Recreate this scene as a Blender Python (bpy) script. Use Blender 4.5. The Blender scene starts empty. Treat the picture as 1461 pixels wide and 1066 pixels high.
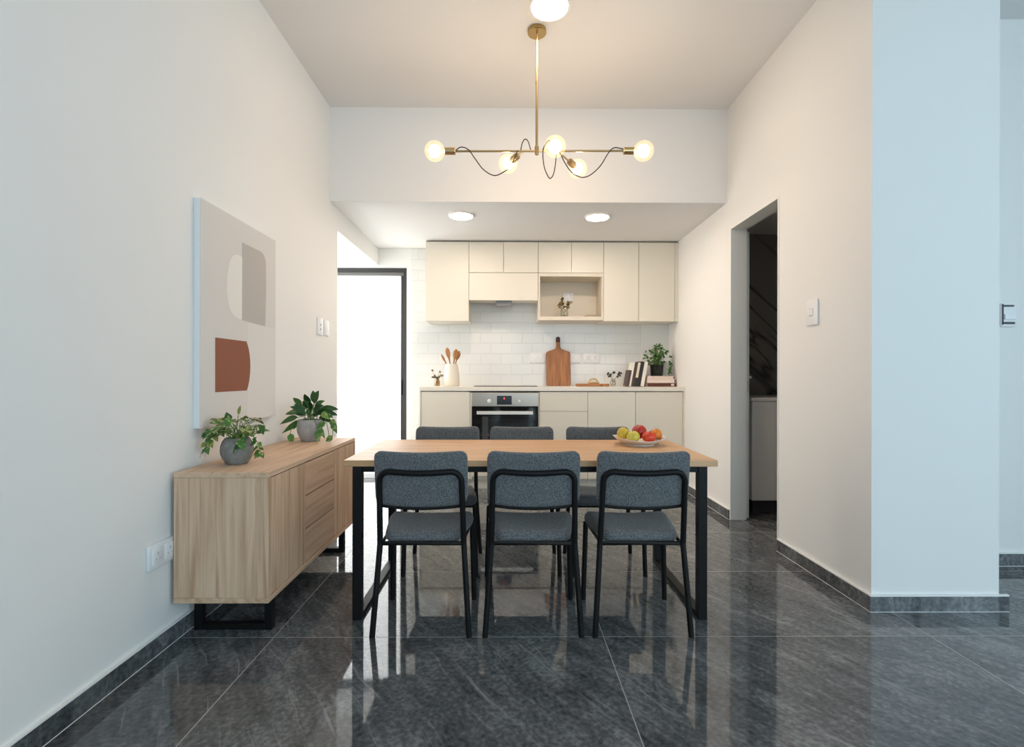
import bpy, bmesh, math, random
from mathutils import Vector, Matrix, Euler
R = math.radians
PI = math.pi
C = bpy.context.scene.collection
random.seed(7)

# ------------------------------------------------------------------ materials
def new_mat(name):
    m = bpy.data.materials.new(name); m.use_nodes = True
    nt = m.node_tree
    return m, nt, nt.nodes['Principled BSDF']

def lnk(nt, a, b): nt.links.new(a, b)

def simple(name, col, rough=.5, metal=0., spec=.5, bump=0., bscale=80., var=0., coat=0., ior=1.5):
    m, nt, b = new_mat(name)
    b.inputs['Base Color'].default_value = (*col, 1)
    b.inputs['Roughness'].default_value = rough
    b.inputs['Metallic'].default_value = metal
    b.inputs['Specular IOR Level'].default_value = spec
    b.inputs['Coat Weight'].default_value = coat
    b.inputs['IOR'].default_value = ior
    if bump or var:
        tc = nt.nodes.new('ShaderNodeTexCoord'); n = nt.nodes.new('ShaderNodeTexNoise')
        n.inputs['Scale'].default_value = bscale; n.inputs['Detail'].default_value = 4
        lnk(nt, tc.outputs['Object'], n.inputs['Vector'])
        if bump:
            bp = nt.nodes.new('ShaderNodeBump'); bp.inputs['Strength'].default_value = bump
            bp.inputs['Distance'].default_value = .002
            lnk(nt, n.outputs['Fac'], bp.inputs['Height']); lnk(nt, bp.outputs['Normal'], b.inputs['Normal'])
        if var:
            r = nt.nodes.new('ShaderNodeValToRGB')
            r.color_ramp.elements[0].position = .3; r.color_ramp.elements[1].position = .7
            r.color_ramp.elements[0].color = (*[c*(1-var) for c in col], 1)
            r.color_ramp.elements[1].color = (*[min(1, c*(1+var)) for c in col], 1)
            lnk(nt, n.outputs['Fac'], r.inputs['Fac']); lnk(nt, r.outputs['Color'], b.inputs['Base Color'])
    return m

def emit(name, col, s):
    m, nt, b = new_mat(name)
    b.inputs['Base Color'].default_value = (*col, 1)
    b.inputs['Emission Color'].default_value = (*col, 1); b.inputs['Emission Strength'].default_value = s
    return m

def wood(name, dark, mid, light, axis, rough=.45, scale=1., knots=0.):
    """grain runs along axis (0,1,2)"""
    m, nt, b = new_mat(name)
    tc = nt.nodes.new('ShaderNodeTexCoord'); mp = nt.nodes.new('ShaderNodeMapping')
    sc = [20*scale]*3; sc[axis] = 1.1*scale
    mp.inputs['Scale'].default_value = sc
    lnk(nt, tc.outputs['Object'], mp.inputs['Vector'])
    n = nt.nodes.new('ShaderNodeTexNoise'); n.inputs['Scale'].default_value = 1.6; n.inputs['Detail'].default_value = 5
    n.inputs['Distortion'].default_value = .6 + knots
    lnk(nt, mp.outputs['Vector'], n.inputs['Vector'])
    mp2 = nt.nodes.new('ShaderNodeMapping'); s2 = [160*scale]*3; s2[axis] = 5*scale
    mp2.inputs['Scale'].default_value = s2; lnk(nt, tc.outputs['Object'], mp2.inputs['Vector'])
    n2 = nt.nodes.new('ShaderNodeTexNoise'); n2.inputs['Scale'].default_value = 1.; n2.inputs['Detail'].default_value = 3
    lnk(nt, mp2.outputs['Vector'], n2.inputs['Vector'])
    mx = nt.nodes.new('ShaderNodeMath'); mx.operation = 'MULTIPLY_ADD'; mx.inputs[1].default_value = .35
    lnk(nt, n2.outputs['Fac'], mx.inputs[0]); lnk(nt, n.outputs['Fac'], mx.inputs[2])
    r = nt.nodes.new('ShaderNodeValToRGB'); e = r.color_ramp.elements
    e[0].position = .48; e[0].color = (*dark, 1); e[1].position = .84; e[1].color = (*light, 1)
    k = e.new(.64); k.color = (*mid, 1)
    lnk(nt, mx.outputs[0], r.inputs['Fac']); lnk(nt, r.outputs['Color'], b.inputs['Base Color'])
    b.inputs['Roughness'].default_value = rough
    bp = nt.nodes.new('ShaderNodeBump'); bp.inputs['Strength'].default_value = .12; bp.inputs['Distance'].default_value = .001
    lnk(nt, n2.outputs['Fac'], bp.inputs['Height']); lnk(nt, bp.outputs['Normal'], b.inputs['Normal'])
    return m

def stone_floor(name='polished_slate_tile', joints=True):
    m, nt, b = new_mat(name)
    N = nt.nodes.new
    tc = N('ShaderNodeTexCoord'); sep = N('ShaderNodeSeparateXYZ'); lnk(nt, tc.outputs['Object'], sep.inputs[0])
    def math_(op, a, v=None, c=None):
        n = N('ShaderNodeMath'); n.operation = op
        for i, x in enumerate((a, v, c)):
            if x is None: continue
            if isinstance(x, (int, float)): n.inputs[i].default_value = x
            else: lnk(nt, x, n.inputs[i])
        return n.outputs[0]
    TW, TH, X0, Y0 = 1.385, .70, .405, 2.10
    u = math_('DIVIDE', math_('SUBTRACT', sep.outputs['X'], X0), TW)
    v = math_('DIVIDE', math_('SUBTRACT', sep.outputs['Y'], Y0), TH)
    iu, iv = math_('FLOOR', u), math_('FLOOR', v)
    fu, fv = math_('FRACT', u), math_('FRACT', v)
    du = math_('MULTIPLY', math_('MINIMUM', fu, math_('SUBTRACT', 1., fu)), TW)
    dv = math_('MULTIPLY', math_('MINIMUM', fv, math_('SUBTRACT', 1., fv)), TH)
    d = math_('MINIMUM', du, dv)
    grout = math_('LESS_THAN', d, .0017 if joints else -1.)
    # per-tile offset
    idv = N('ShaderNodeCombineXYZ'); lnk(nt, iu, idv.inputs[0]); lnk(nt, iv, idv.inputs[1])
    wn = N('ShaderNodeTexWhiteNoise'); wn.noise_dimensions = '3D'; lnk(nt, idv.outputs[0], wn.inputs['Vector'])
    off = N('ShaderNodeVectorMath'); off.operation = 'MULTIPLY_ADD'
    off.inputs[1].default_value = (37, 53, 11); lnk(nt, wn.outputs['Color'], off.inputs[0]); lnk(nt, tc.outputs['Object'], off.inputs[2])
    # warped coordinates, streak direction
    wr = N('ShaderNodeTexNoise'); wr.inputs['Scale'].default_value = 2.2; wr.inputs['Detail'].default_value = 3
    lnk(nt, off.outputs[0], wr.inputs['Vector'])
    wa = N('ShaderNodeVectorMath'); wa.operation = 'MULTIPLY_ADD'; wa.inputs[1].default_value = (.10, .10, .10)
    lnk(nt, wr.outputs['Color'], wa.inputs[0]); lnk(nt, off.outputs[0], wa.inputs[2])
    rot = N('ShaderNodeMapping'); rot.vector_type = 'TEXTURE'
    rot.inputs['Rotation'].default_value = (0, 0, R(-56)); lnk(nt, wa.outputs[0], rot.inputs['Vector'])
    st = N('ShaderNodeVectorMath'); st.operation = 'MULTIPLY'; st.inputs[1].default_value = (5, 30, 1)
    lnk(nt, rot.outputs[0], st.inputs[0])
    streak = N('ShaderNodeTexNoise'); streak.inputs['Scale'].default_value = 1.; streak.inputs['Detail'].default_value = 6
    lnk(nt, st.outputs[0], streak.inputs['Vector'])
    cloud = N('ShaderNodeTexNoise'); cloud.inputs['Scale'].default_value = 3.5; cloud.inputs['Detail'].default_value = 6
    lnk(nt, off.outputs[0], cloud.inputs['Vector'])
    fine = N('ShaderNodeTexNoise'); fine.inputs['Scale'].default_value = 60; fine.inputs['Detail'].default_value = 5
    lnk(nt, wa.outputs[0], fine.inputs['Vector'])
    mixf = math_('MULTIPLY_ADD', streak.outputs['Fac'], .32, math_('MULTIPLY_ADD', cloud.outputs['Fac'], .34, math_('MULTIPLY', fine.outputs['Fac'], .44)))
    r = N('ShaderNodeValToRGB'); e = r.color_ramp.elements
    e[0].position = .40; e[0].color = (.038, .042, .045, 1); e[1].position = .70; e[1].color = (.215, .224, .232, 1)
    k = e.new(.56); k.color = (.104, .110, .115, 1)
    lnk(nt, mixf, r.inputs['Fac'])
    # veins
    sv = N('ShaderNodeVectorMath'); sv.operation = 'MULTIPLY'; sv.inputs[1].default_value = (.32, 4.6, 1)
    lnk(nt, rot.outputs[0], sv.inputs[0])
    vn = N('ShaderNodeTexNoise'); vn.inputs['Scale'].default_value = 1.3; vn.inputs['Detail'].default_value = 3; vn.inputs['Roughness'].default_value = .55
    lnk(nt, sv.outputs[0], vn.inputs['Vector'])
    va = math_('ABSOLUTE', math_('SUBTRACT', vn.outputs['Fac'], .5))
    vm = N('ShaderNodeMapRange'); vm.inputs['From Min'].default_value = .0; vm.inputs['From Max'].default_value = .0075
    vm.inputs['To Min'].default_value = 1.; vm.inputs['To Max'].default_value = 0.; lnk(nt, va, vm.inputs['Value'])
    gate = N('ShaderNodeMapRange'); gate.inputs['From Min'].default_value = .42; gate.inputs['From Max'].default_value = .58
    lnk(nt, cloud.outputs['Fac'], gate.inputs['Value'])
    vfac = math_('MULTIPLY', vm.outputs[0], math_('MULTIPLY', gate.outputs[0], .38))
    sc_ = N('ShaderNodeVectorMath'); sc_.operation = 'MULTIPLY'; sc_.inputs[1].default_value = (1.6, 42, 1)
    lnk(nt, rot.outputs[0], sc_.inputs[0])
    sn = N('ShaderNodeTexNoise'); sn.inputs['Scale'].default_value = 1.; sn.inputs['Detail'].default_value = 2; lnk(nt, sc_.outputs[0], sn.inputs['Vector'])
    sm = N('ShaderNodeMapRange'); sm.inputs['From Min'].default_value = .68; sm.inputs['From Max'].default_value = .76; sm.inputs['To Max'].default_value = .45
    lnk(nt, sn.outputs['Fac'], sm.inputs['Value'])
    vfac = math_('MAXIMUM', vfac, sm.outputs[0])
    mv = N('ShaderNodeMix'); mv.data_type = 'RGBA'; lnk(nt, vfac, mv.inputs['Factor']); lnk(nt, r.outputs['Color'], mv.inputs[6])
    mv.inputs[7].default_value = (.36, .36, .35, 1)
    mg = N('ShaderNodeMix'); mg.data_type = 'RGBA'; lnk(nt, grout, mg.inputs['Factor']); lnk(nt, mv.outputs[2], mg.inputs[6])
    mg.inputs[7].default_value = (.33, .33, .33, 1)
    lnk(nt, mg.outputs[2], b.inputs['Base Color'])
    rr = math_('MULTIPLY_ADD', fine.outputs['Fac'], .03, .022)
    rg = math_('MULTIPLY_ADD', grout, .5, rr)
    lnk(nt, rg, b.inputs['Roughness'])
    b.inputs['IOR'].default_value = 1.55
    bp = N('ShaderNodeBump'); bp.inputs['Strength'].default_value = .004; bp.inputs['Distance'].default_value = .002
    lnk(nt, streak.outputs['Fac'], bp.inputs['Height']); lnk(nt, bp.outputs['Normal'], b.inputs['Normal'])
    return m

def subway():
    m, nt, b = new_mat('white_subway_tile')
    N = nt.nodes.new
    tc = N('ShaderNodeTexCoord'); sep = N('ShaderNodeSeparateXYZ'); lnk(nt, tc.outputs['Object'], sep.inputs[0])
    cb = N('ShaderNodeCombineXYZ'); lnk(nt, sep.outputs['X'], cb.inputs[0]); lnk(nt, sep.outputs['Z'], cb.inputs[1])
    mp = N('ShaderNodeMapping'); mp.inputs['Location'].default_value = (.07, -.992+.11*9, 0); lnk(nt, cb.outputs[0], mp.inputs['Vector'])
    br = N('ShaderNodeTexBrick'); br.offset = .5
    br.inputs['Scale'].default_value = 1.; br.inputs['Brick Width'].default_value = .222; br.inputs['Row Height'].default_value = .111
    br.inputs['Mortar Size'].default_value = .0028; br.inputs['Mortar Smooth'].default_value = .35
    br.inputs['Color1'].default_value = (.76, .755, .735, 1); br.inputs['Color2'].default_value = (.735, .73, .71, 1)
    br.inputs['Mortar'].default_value = (.70, .70, .68, 1)
    lnk(nt, mp.outputs[0], br.inputs['Vector'])
    lnk(nt, br.outputs['Color'], b.inputs['Base Color'])
    b.inputs['Roughness'].default_value = .22
    bp = N('ShaderNodeBump'); bp.invert = True; bp.inputs['Strength'].default_value = .6; bp.inputs['Distance'].default_value = .004
    lnk(nt, br.outputs['Fac'], bp.inputs['Height']); lnk(nt, bp.outputs['Normal'], b.inputs['Normal'])
    return m

def fabric(name, c1, c2):
    m, nt, b = new_mat(name)
    N = nt.nodes.new
    tc = N('ShaderNodeTexCoord')
    n = N('ShaderNodeTexNoise'); n.inputs['Scale'].default_value = 260; n.inputs['Detail'].default_value = 4
    lnk(nt, tc.outputs['Object'], n.inputs['Vector'])
    n2 = N('ShaderNodeTexVoronoi'); n2.inputs['Scale'].default_value = 230
    lnk(nt, tc.outputs['Object'], n2.inputs['Vector'])
    a = N('ShaderNodeMath'); a.operation = 'MULTIPLY_ADD'; a.inputs[1].default_value = .5
    lnk(nt, n2.outputs['Distance'], a.inputs[0]); lnk(nt, n.outputs['Fac'], a.inputs[2])
    r = N('ShaderNodeValToRGB'); e = r.color_ramp.elements
    e[0].position = .46; e[0].color = (*c1, 1); e[1].position = .92; e[1].color = (*c2, 1)
    lnk(nt, a.outputs[0], r.inputs['Fac']); lnk(nt, r.outputs['Color'], b.inputs['Base Color'])
    b.inputs['Roughness'].default_value = .95; b.inputs['Specular IOR Level'].default_value = .2
    b.inputs['Sheen Weight'].default_value = .25
    bp = N('ShaderNodeBump'); bp.inputs['Strength'].default_value = .5; bp.inputs['Distance'].default_value = .0015
    lnk(nt, a.outputs[0], bp.inputs['Height']); lnk(nt, bp.outputs['Normal'], b.inputs['Normal'])
    return m

def leaf_mat(name, c1, c2, c3, spots=0.):
    m, nt, b = new_mat(name)
    N = nt.nodes.new
    g = N('ShaderNodeNewGeometry'); r = N('ShaderNodeValToRGB'); e = r.color_ramp.elements
    e[0].position = 0; e[0].color = (*c1, 1); e[1].position = 1; e[1].color = (*c3, 1); k = e.new(.6); k.color = (*c2, 1)
    lnk(nt, g.outputs['Random Per Island'], r.inputs['Fac'])
    out = r.outputs['Color']
    if spots:
        tc = N('ShaderNodeTexCoord'); n = N('ShaderNodeTexNoise'); n.inputs['Scale'].default_value = 55; n.inputs['Detail'].default_value = 2
        lnk(nt, tc.outputs['Object'], n.inputs['Vector'])
        rr = N('ShaderNodeValToRGB'); rr.color_ramp.elements[0].position = .52; rr.color_ramp.elements[1].position = .62
        rr.color_ramp.elements[1].color = (spots, spots, spots, 1)
        lnk(nt, n.outputs['Fac'], rr.inputs['Fac'])
        mx = N('ShaderNodeMix'); mx.data_type = 'RGBA'; lnk(nt, rr.outputs['Color'], mx.inputs['Factor'])
        lnk(nt, out, mx.inputs[6]); mx.inputs[7].default_value = (.55, .52, .22, 1); out = mx.outputs[2]
    lnk(nt, out, b.inputs['Base Color'])
    b.inputs['Roughness'].default_value = .4
    return m

def clear_glass(name, col=(1, 1, 1), fac=.12, rough=.02):
    m = bpy.data.materials.new(name); m.use_nodes = True; nt = m.node_tree; nt.nodes.clear()
    o = nt.nodes.new('ShaderNodeOutputMaterial'); mx = nt.nodes.new('ShaderNodeMixShader')
    t = nt.nodes.new('ShaderNodeBsdfTransparent'); g = nt.nodes.new('ShaderNodeBsdfGlossy')
    t.inputs['Color'].default_value = (*col, 1); g.inputs['Roughness'].default_value = rough
    mx.inputs['Fac'].default_value = fac
    lnk(nt, t.outputs[0], mx.inputs[1]); lnk(nt, g.outputs[0], mx.inputs[2]); lnk(nt, mx.outputs[0], o.inputs[0])
    return m

def frosted(name):
    m = bpy.data.materials.new(name); m.use_nodes = True; nt = m.node_tree; nt.nodes.clear()
    o = nt.nodes.new('ShaderNodeOutputMaterial'); mx = nt.nodes.new('ShaderNodeMixShader')
    t = nt.nodes.new('ShaderNodeBsdfTranslucent'); g = nt.nodes.new('ShaderNodeBsdfGlossy')
    t.inputs['Color'].default_value = (.93, .93, .93, 1); g.inputs['Roughness'].default_value = .25
    mx.inputs['Fac'].default_value = .06
    lnk(nt, t.outputs[0], mx.inputs[1]); lnk(nt, g.outputs[0], mx.inputs[2]); lnk(nt, mx.outputs[0], o.inputs[0])
    return m

def globe_glass(name):
    m = bpy.data.materials.new(name); m.use_nodes = True; nt = m.node_tree; nt.nodes.clear()
    o = nt.nodes.new('ShaderNodeOutputMaterial'); mx = nt.nodes.new('ShaderNodeMixShader'); ad = nt.nodes.new('ShaderNodeAddShader')
    t = nt.nodes.new('ShaderNodeBsdfTransparent'); g = nt.nodes.new('ShaderNodeBsdfGlossy'); e = nt.nodes.new('ShaderNodeEmission')
    e.inputs['Color'].default_value = (1, .76, .36, 1); e.inputs['Strength'].default_value = .24
    t.inputs['Color'].default_value = (.97, .95, .9, 1); g.inputs['Roughness'].default_value = .15; mx.inputs['Fac'].default_value = .03
    lnk(nt, t.outputs[0], mx.inputs[1]); lnk(nt, g.outputs[0], mx.inputs[2])
    lnk(nt, mx.outputs[0], ad.inputs[0]); lnk(nt, e.outputs[0], ad.inputs[1]); lnk(nt, ad.outputs[0], o.inputs[0])
    return m

def marble():
    m, nt, b = new_mat('dark_veined_marble')
    N = nt.nodes.new
    tc = N('ShaderNodeTexCoord'); n = N('ShaderNodeTexNoise'); n.inputs['Scale'].default_value = .9; n.inputs['Detail'].default_value = 4
    n.inputs['Distortion'].default_value = .5
    mp = N('ShaderNodeMapping'); mp.vector_type = 'TEXTURE'; mp.inputs['Rotation'].default_value = (0, R(42), 0); mp.inputs['Scale'].default_value = (1.6, 1, .55)
    lnk(nt, tc.outputs['Object'], mp.inputs['Vector']); lnk(nt, mp.outputs['Vector'], n.inputs['Vector'])
    a = N('ShaderNodeMath'); a.operation = 'SUBTRACT'; a.inputs[1].default_value = .5; lnk(nt, n.outputs['Fac'], a.inputs[0])
    c = N('ShaderNodeMath'); c.operation = 'ABSOLUTE'; lnk(nt, a.outputs[0], c.inputs[0])
    r = N('ShaderNodeValToRGB'); e = r.color_ramp.elements
    e[0].position = 0; e[0].color = (.02, .017, .014, 1); e[1].position = .022; e[1].color = (.22, .205, .185, 1)
    lnk(nt, c.outputs[0], r.inputs['Fac']); lnk(nt, r.outputs['Color'], b.inputs['Base Color'])
    b.inputs['Roughness'].default_value = .3
    return m

M = {}
M['paint'] = simple('white_wall_paint', (.80, .79, .77), .85, bump=.03, bscale=220, spec=.3)
M['ceil'] = simple('ceiling_paint', (.78, .765, .75), .9, spec=.2)
M['floor'] = stone_floor()
M['tile'] = subway()
M['cab'] = simple('cream_satin_lacquer', (.76, .705, .60), .42)
M['cabin'] = simple('cream_melamine', (.70, .63, .52), .5)
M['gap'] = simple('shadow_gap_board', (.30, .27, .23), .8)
M['gapshade'] = simple('painted_gap_shade', (.07, .045, .028), .8)  # sideboard carcass colour, darkened to paint in the shade of the front gaps
M['worktop'] = simple('cream_worktop', (.80, .75, .66), .3, var=.03, bscale=60)
M['black'] = simple('black_powder_coat', (.005, .005, .0052), .5, spec=.22)
M['dframe'] = simple('charcoal_aluminium', (.035, .035, .035), .4)
M['dframe2'] = simple('grey_track_aluminium', (.16, .155, .15), .45)
M['sill'] = simple('pale_aluminium_sill', (.74, .76, .77), .4)
M['frost'] = frosted('frosted_glass')
M['clear'] = clear_glass('clear_glass', fac=.06)
M['vase'] = clear_glass('vase_glass', (.93, .91, .84), .16)
M['steel'] = simple('brushed_steel', (.47, .385, .32), .33, 1.)
M['steel2'] = simple('pale_satin_steel', (.78, .75, .68), .35, .6)
M['oven'] = simple('black_oven_glass', (.008, .008, .008), .08)
M['ovenwin'] = simple('oven_window_glass', (.016, .017, .016), .12)
M['hob'] = simple('black_ceramic_glass', (.012, .012, .012), .1)
M['display'] = simple('display_black', (.006, .006, .006), .2)
M['red'] = emit('red_digits', (1, .05, .03), 2.2)
M['knob'] = simple('pale_knob', (.82, .8, .76), .35, .3)
M['brass'] = simple('brushed_brass', (.60, .425, .215), .3, 1.)
M['brass2'] = simple('aged_brass', (.46, .325, .14), .22, 1.)
M['cord'] = simple('dark_cord', (.018, .010, .006), .6)
M['globe'] = globe_glass('frosted_globe')
M['core'] = emit('glowing_bulb', (1, .74, .50), 72)
M['lamp'] = emit('downlight_diffuser', (1, .76, .59), 85)
M['lamp_k'] = emit('kitchen_downlight_diffuser', (1, .82, .67), 105)
M['lampring'] = simple('white_lamp_rim', (.85, .83, .8), .5)
M['plastic'] = simple('white_switch_plastic', (.80, .80, .81), .35)
M['plastic2'] = simple('grey_switch_detail', (.50, .51, .53), .45)
M['hoodgrey'] = simple('grey_hood_strip', (.22, .22, .225), .5)
M['slot'] = simple('dark_slot', (.05, .05, .055), .6)
M['tablewood'] = wood('warm_oak_table', (.47, .255, .115), (.58, .335, .165), (.65, .395, .21), 0, .42)
oak = ((.46, .282, .172), (.58, .390, .256), (.68, .483, .338))
M['oak_z'] = wood('pale_oak_vertical', *oak, 2, .5, .8, .6)
M['oak_y'] = wood('pale_oak_lengthwise', *oak, 1, .5, .8)
M['oak_x'] = wood('pale_oak_crosswise', *oak, 0, .5, .8)
M['acacia'] = wood('acacia_board', (.16, .055, .015), (.29, .11, .035), (.40, .175, .06), 2, .45, 1.6)
M['acacia_x'] = wood('acacia_serving_board', (.24, .09, .03), (.36, .15, .05), (.46, .21, .08), 0, .45, 1.6)
M['acacia_tip'] = simple('dark_board_handle', (.07, .028, .012), .5)
M['spoon'] = wood('olive_wood_utensil', (.22, .08, .022), (.36, .15, .045), (.46, .22, .08), 2, .5, 2.)
M['fabric'] = fabric('charcoal_boucle', (.020, .022, .024), (.175, .182, .19))
M['crock'] = simple('cream_glaze', (.72, .66, .565), .3)
M['bowl'] = simple('white_porcelain', (.84, .79, .75), .28)
M['concrete'] = simple('grey_concrete', (.20, .198, .185), .85, bump=.25, bscale=45, var=.22)
M['concrete2'] = simple('pale_grey_concrete', (.36, .35, .335), .85, bump=.25, bscale=45, var=.12)
M['soil'] = simple('dark_soil', (.02, .013, .008), 1., bump=.8, bscale=120)
M['pothos'] = leaf_mat('variegated_leaf', (.018, .085, .012), (.055, .165, .025), (.26, .28, .06), .6)
M['broad'] = leaf_mat('glossy_dark_leaf', (.008, .045, .010), (.018, .085, .016), (.055, .15, .025))
M['trail'] = leaf_mat('trailing_leaf', (.03, .12, .02), (.07, .2, .03), (.2, .29, .06), .5)
M['herb'] = leaf_mat('herb_leaf', (.02, .10, .012), (.05, .17, .025), (.15, .24, .06))
M['stem'] = simple('green_stem', (.13, .20, .05), .6)
M['brownstem'] = simple('brown_stem', (.20, .13, .055), .7)
M['darkpot'] = simple('dark_green_pot', (.006, .012, .011), .25)
M['dried'] = leaf_mat('dried_leaf', (.05, .035, .012), (.11, .075, .02), (.22, .15, .05))
M['darkleaf'] = leaf_mat('dark_sprig_leaf', (.012, .018, .008), (.02, .03, .012), (.05, .05, .02))
M['amber'] = clear_glass('amber_glass', (.80, .66, .42), .14)
M['bead'] = simple('pale_wood_bead', (.60, .42, .22), .5)
M['traywood'] = simple('olive_tray', (.34, .26, .15), .6)
M['paper'] = simple('book_pages', (.80, .72, .62), .8)
for nm, c in dict(maroon=(.075, .04, .035), white=(.82, .78, .70), brown=(.06, .035, .028), dark=(.03, .022, .02), black=(.018, .014, .013),
                  rust=(.10, .028, .014), blush=(.76, .62, .54), blush2=(.78, .67, .60), cream=(.75, .66, .50)).items():
    M['bk_'+nm] = simple('book_'+nm, c, .5)
M['canvas'] = simple('warm_grey_canvas', (.66, .635, .605), .9, bump=.3, bscale=300)
M['canvas_edge'] = simple('white_canvas_edge', (.80, .80, .80), .8)
M['p_light'] = simple('pale_canvas_paint', (.70, .675, .645), .9, bump=.3, bscale=300)
M['p_cream'] = simple('cream_paint', (.77, .745, .70), .9, bump=.3, bscale=300)
M['p_taupe'] = simple('taupe_paint', (.47, .44, .405), .9, bump=.3, bscale=300)
M['p_terra'] = simple('terracotta_paint', (.27, .098, .055), .9, bump=.3, bscale=300, var=.12)
M['base'] = stone_floor('polished_slate_skirting', False)
M['caulk'] = simple('white_caulk', (.82, .81, .79), .5)
M['doorpaint'] = simple('grey_white_door_paint', (.78, .78, .75), .45)
M['vanity'] = simple('white_vanity', (.78, .76, .73), .35)
M['marble'] = marble()
M['chrome'] = simple('chrome', (.7, .7, .7), .15, 1.)
for nm, c in dict(lemon=(.60, .42, .035), lime=(.54, .45, .06), apple=(.40, .02, .010), tomato=(.60, .045, .012), orange=(.68, .20, .015)).items():
    M[nm] = simple('fruit_'+nm, c, .32, var=.25, bscale=28)
M['fstem'] = simple('fruit_stem', (.09, .055, .02), .8)

# ------------------------------------------------------------------ mesh helpers
class MB:
    """collects shapes in world coordinates; build() links them as ONE mesh object"""
    def __init__(s): s.bm = bmesh.new(); s.mi = 0
    def _tag(s, faces):
        for f in faces: f.material_index = s.mi
        return s
    def box(s, x0, x1, y0, y1, z0, z1, mat=None):
        vs = [s.bm.verts.new((x, y, z)) for x in (x0, x1) for y in (y0, y1) for z in (z0, z1)]
        fs = [s.bm.faces.new([vs[i] for i in q]) for q in ((0,1,3,2),(4,6,7,5),(0,4,5,1),(2,3,7,6),(0,2,6,4),(1,5,7,3))]
        if mat is not None:
            for v in vs: v.co = mat @ v.co
        return s._tag(fs)
    def rbox(s, x0, x1, y0, y1, z0, z1, r, seg=3):
        """rounded box"""
        b = bmesh.new()
        bmesh.ops.create_cube(b, size=1)
        for v in b.verts: v.co = Vector(((x0+x1)/2+v.co.x*(x1-x0), (y0+y1)/2+v.co.y*(y1-y0), (z0+z1)/2+v.co.z*(z1-z0)))
        bmesh.ops.bevel(b, geom=b.edges[:], offset=r, segments=seg, profile=.5, affect='EDGES')
        return s.merge(b)
    def merge(s, b, mat=None):
        mp = {}
        for v in b.verts: mp[v] = s.bm.verts.new(mat @ v.co if mat is not None else v.co)
        fs = [s.bm.faces.new([mp[v] for v in f.verts]) for f in b.faces]
        b.free()
        return s._tag(fs)
    def prism(s, pts, off):
        """closed planar polygon (3-D pts) extruded by off"""
        off = Vector(off); a = [s.bm.verts.new(p) for p in pts]; b = [s.bm.verts.new(Vector(p)+off) for p in pts]
        n = len(pts); fs = [s.bm.faces.new(a), s.bm.faces.new(b[::-1])]
        fs += [s.bm.faces.new((a[i], b[i], b[(i+1) % n], a[(i+1) % n])) for i in range(n)]
        return s._tag(fs)
    def lathe(s, prof, c=(0,0,0), n=32, axis=None):
        """prof: [(r,z)], revolved about z through c (or turned to axis)"""
        q = Vector((0,0,1)).rotation_difference(Vector(axis).normalized()) if axis is not None else None
        rings = []; fs = []
        for r, z in prof:
            k = []
            for i in range(n if r > 1e-6 else 1):
                a = 2*PI*i/n; p = Vector((r*math.cos(a), r*math.sin(a), z))
                if q: p = q @ p
                k.append(s.bm.verts.new(p+Vector(c)))
            rings.append(k)
        for A, B in zip(rings, rings[1:]):
            for i in range(n):
                j = (i+1) % n
                if len(A) == 1 and len(B) == 1: continue
                if len(A) == 1: fs.append(s.bm.faces.new((A[0], B[i], B[j])))
                elif len(B) == 1: fs.append(s.bm.faces.new((A[i], A[j], B[0])))
                else: fs.append(s.bm.faces.new((A[i], A[j], B[j], B[i])))
        return s._tag(fs)
    def ball(s, c, r, seg=24, sq=(1,1,1)):
        n = seg//2
        s2 = MB(); s2.lathe([(r*math.sin(PI*i/n), -r*math.cos(PI*i/n)) for i in range(n+1)], n=seg)
        for v in s2.bm.verts: v.co = Vector((v.co.x*sq[0], v.co.y*sq[1], v.co.z*sq[2]))+Vector(c)
        return s.merge(s2.bm)
    def tube(s, path, r, n=10, closed=False, taper=None):
        P = [Vector(p) for p in path]; L = len(P); rings = []; fs = []
        up = None
        for i in range(L):
            a = P[i-1] if (i or closed) else P[i]; b = P[(i+1) % L] if (i < L-1 or closed) else P[i]
            t = (b-a).normalized()
            if up is None:
                up = t.orthogonal().normalized()
            else:
                up = (up - t*up.dot(t)).normalized()
            w = t.cross(up); rr = r*(taper[i] if taper else 1)
            rings.append([s.bm.verts.new(P[i]+up*rr*math.cos(2*PI*k/n)+w*rr*math.sin(2*PI*k/n)) for k in range(n)])
        for i in range(L if closed else L-1):
            A, B = rings[i], rings[(i+1) % L]
            for k in range(n): fs.append(s.bm.faces.new((A[k], A[(k+1) % n], B[(k+1) % n], B[k])))
        if not closed: fs += [s.bm.faces.new(rings[0][::-1]), s.bm.faces.new(rings[-1])]
        return s._tag(fs)
    def leaf(s, p, d, up, L, w, droop=.3, shape=.75, fold=.18, n=6):
        d = Vector(d).normalized(); up = Vector(up); up = (up-d*up.dot(d)).normalized(); side = d.cross(up)
        mid, lt, rt = [], [], []
        for i in range(n+1):
            t = i/n
            c = Vector(p)+d*L*t*(1-.25*droop*t)-Vector((0,0,1))*L*droop*t*t
            ww = w*.5*max(0, math.sin(PI*min(1, t**shape)))
            mid.append(s.bm.verts.new(c))
            if 0 < i < n:
                lt.append(s.bm.verts.new(c+side*ww+up*ww*fold)); rt.append(s.bm.verts.new(c-side*ww+up*ww*fold))
        fs = []
        for S, f in ((lt, 1), (rt, -1)):
            rows = [mid[0]]+S+[mid[n]]
            for i in range(n):
                q = [mid[i], mid[i+1]] + ([rows[i+1]] if i < n-1 else []) + ([rows[i]] if i > 0 else [])
                if len(q) >= 3: fs.append(s.bm.faces.new(q if f > 0 else q[::-1]))
        return s._tag(fs)
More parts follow.
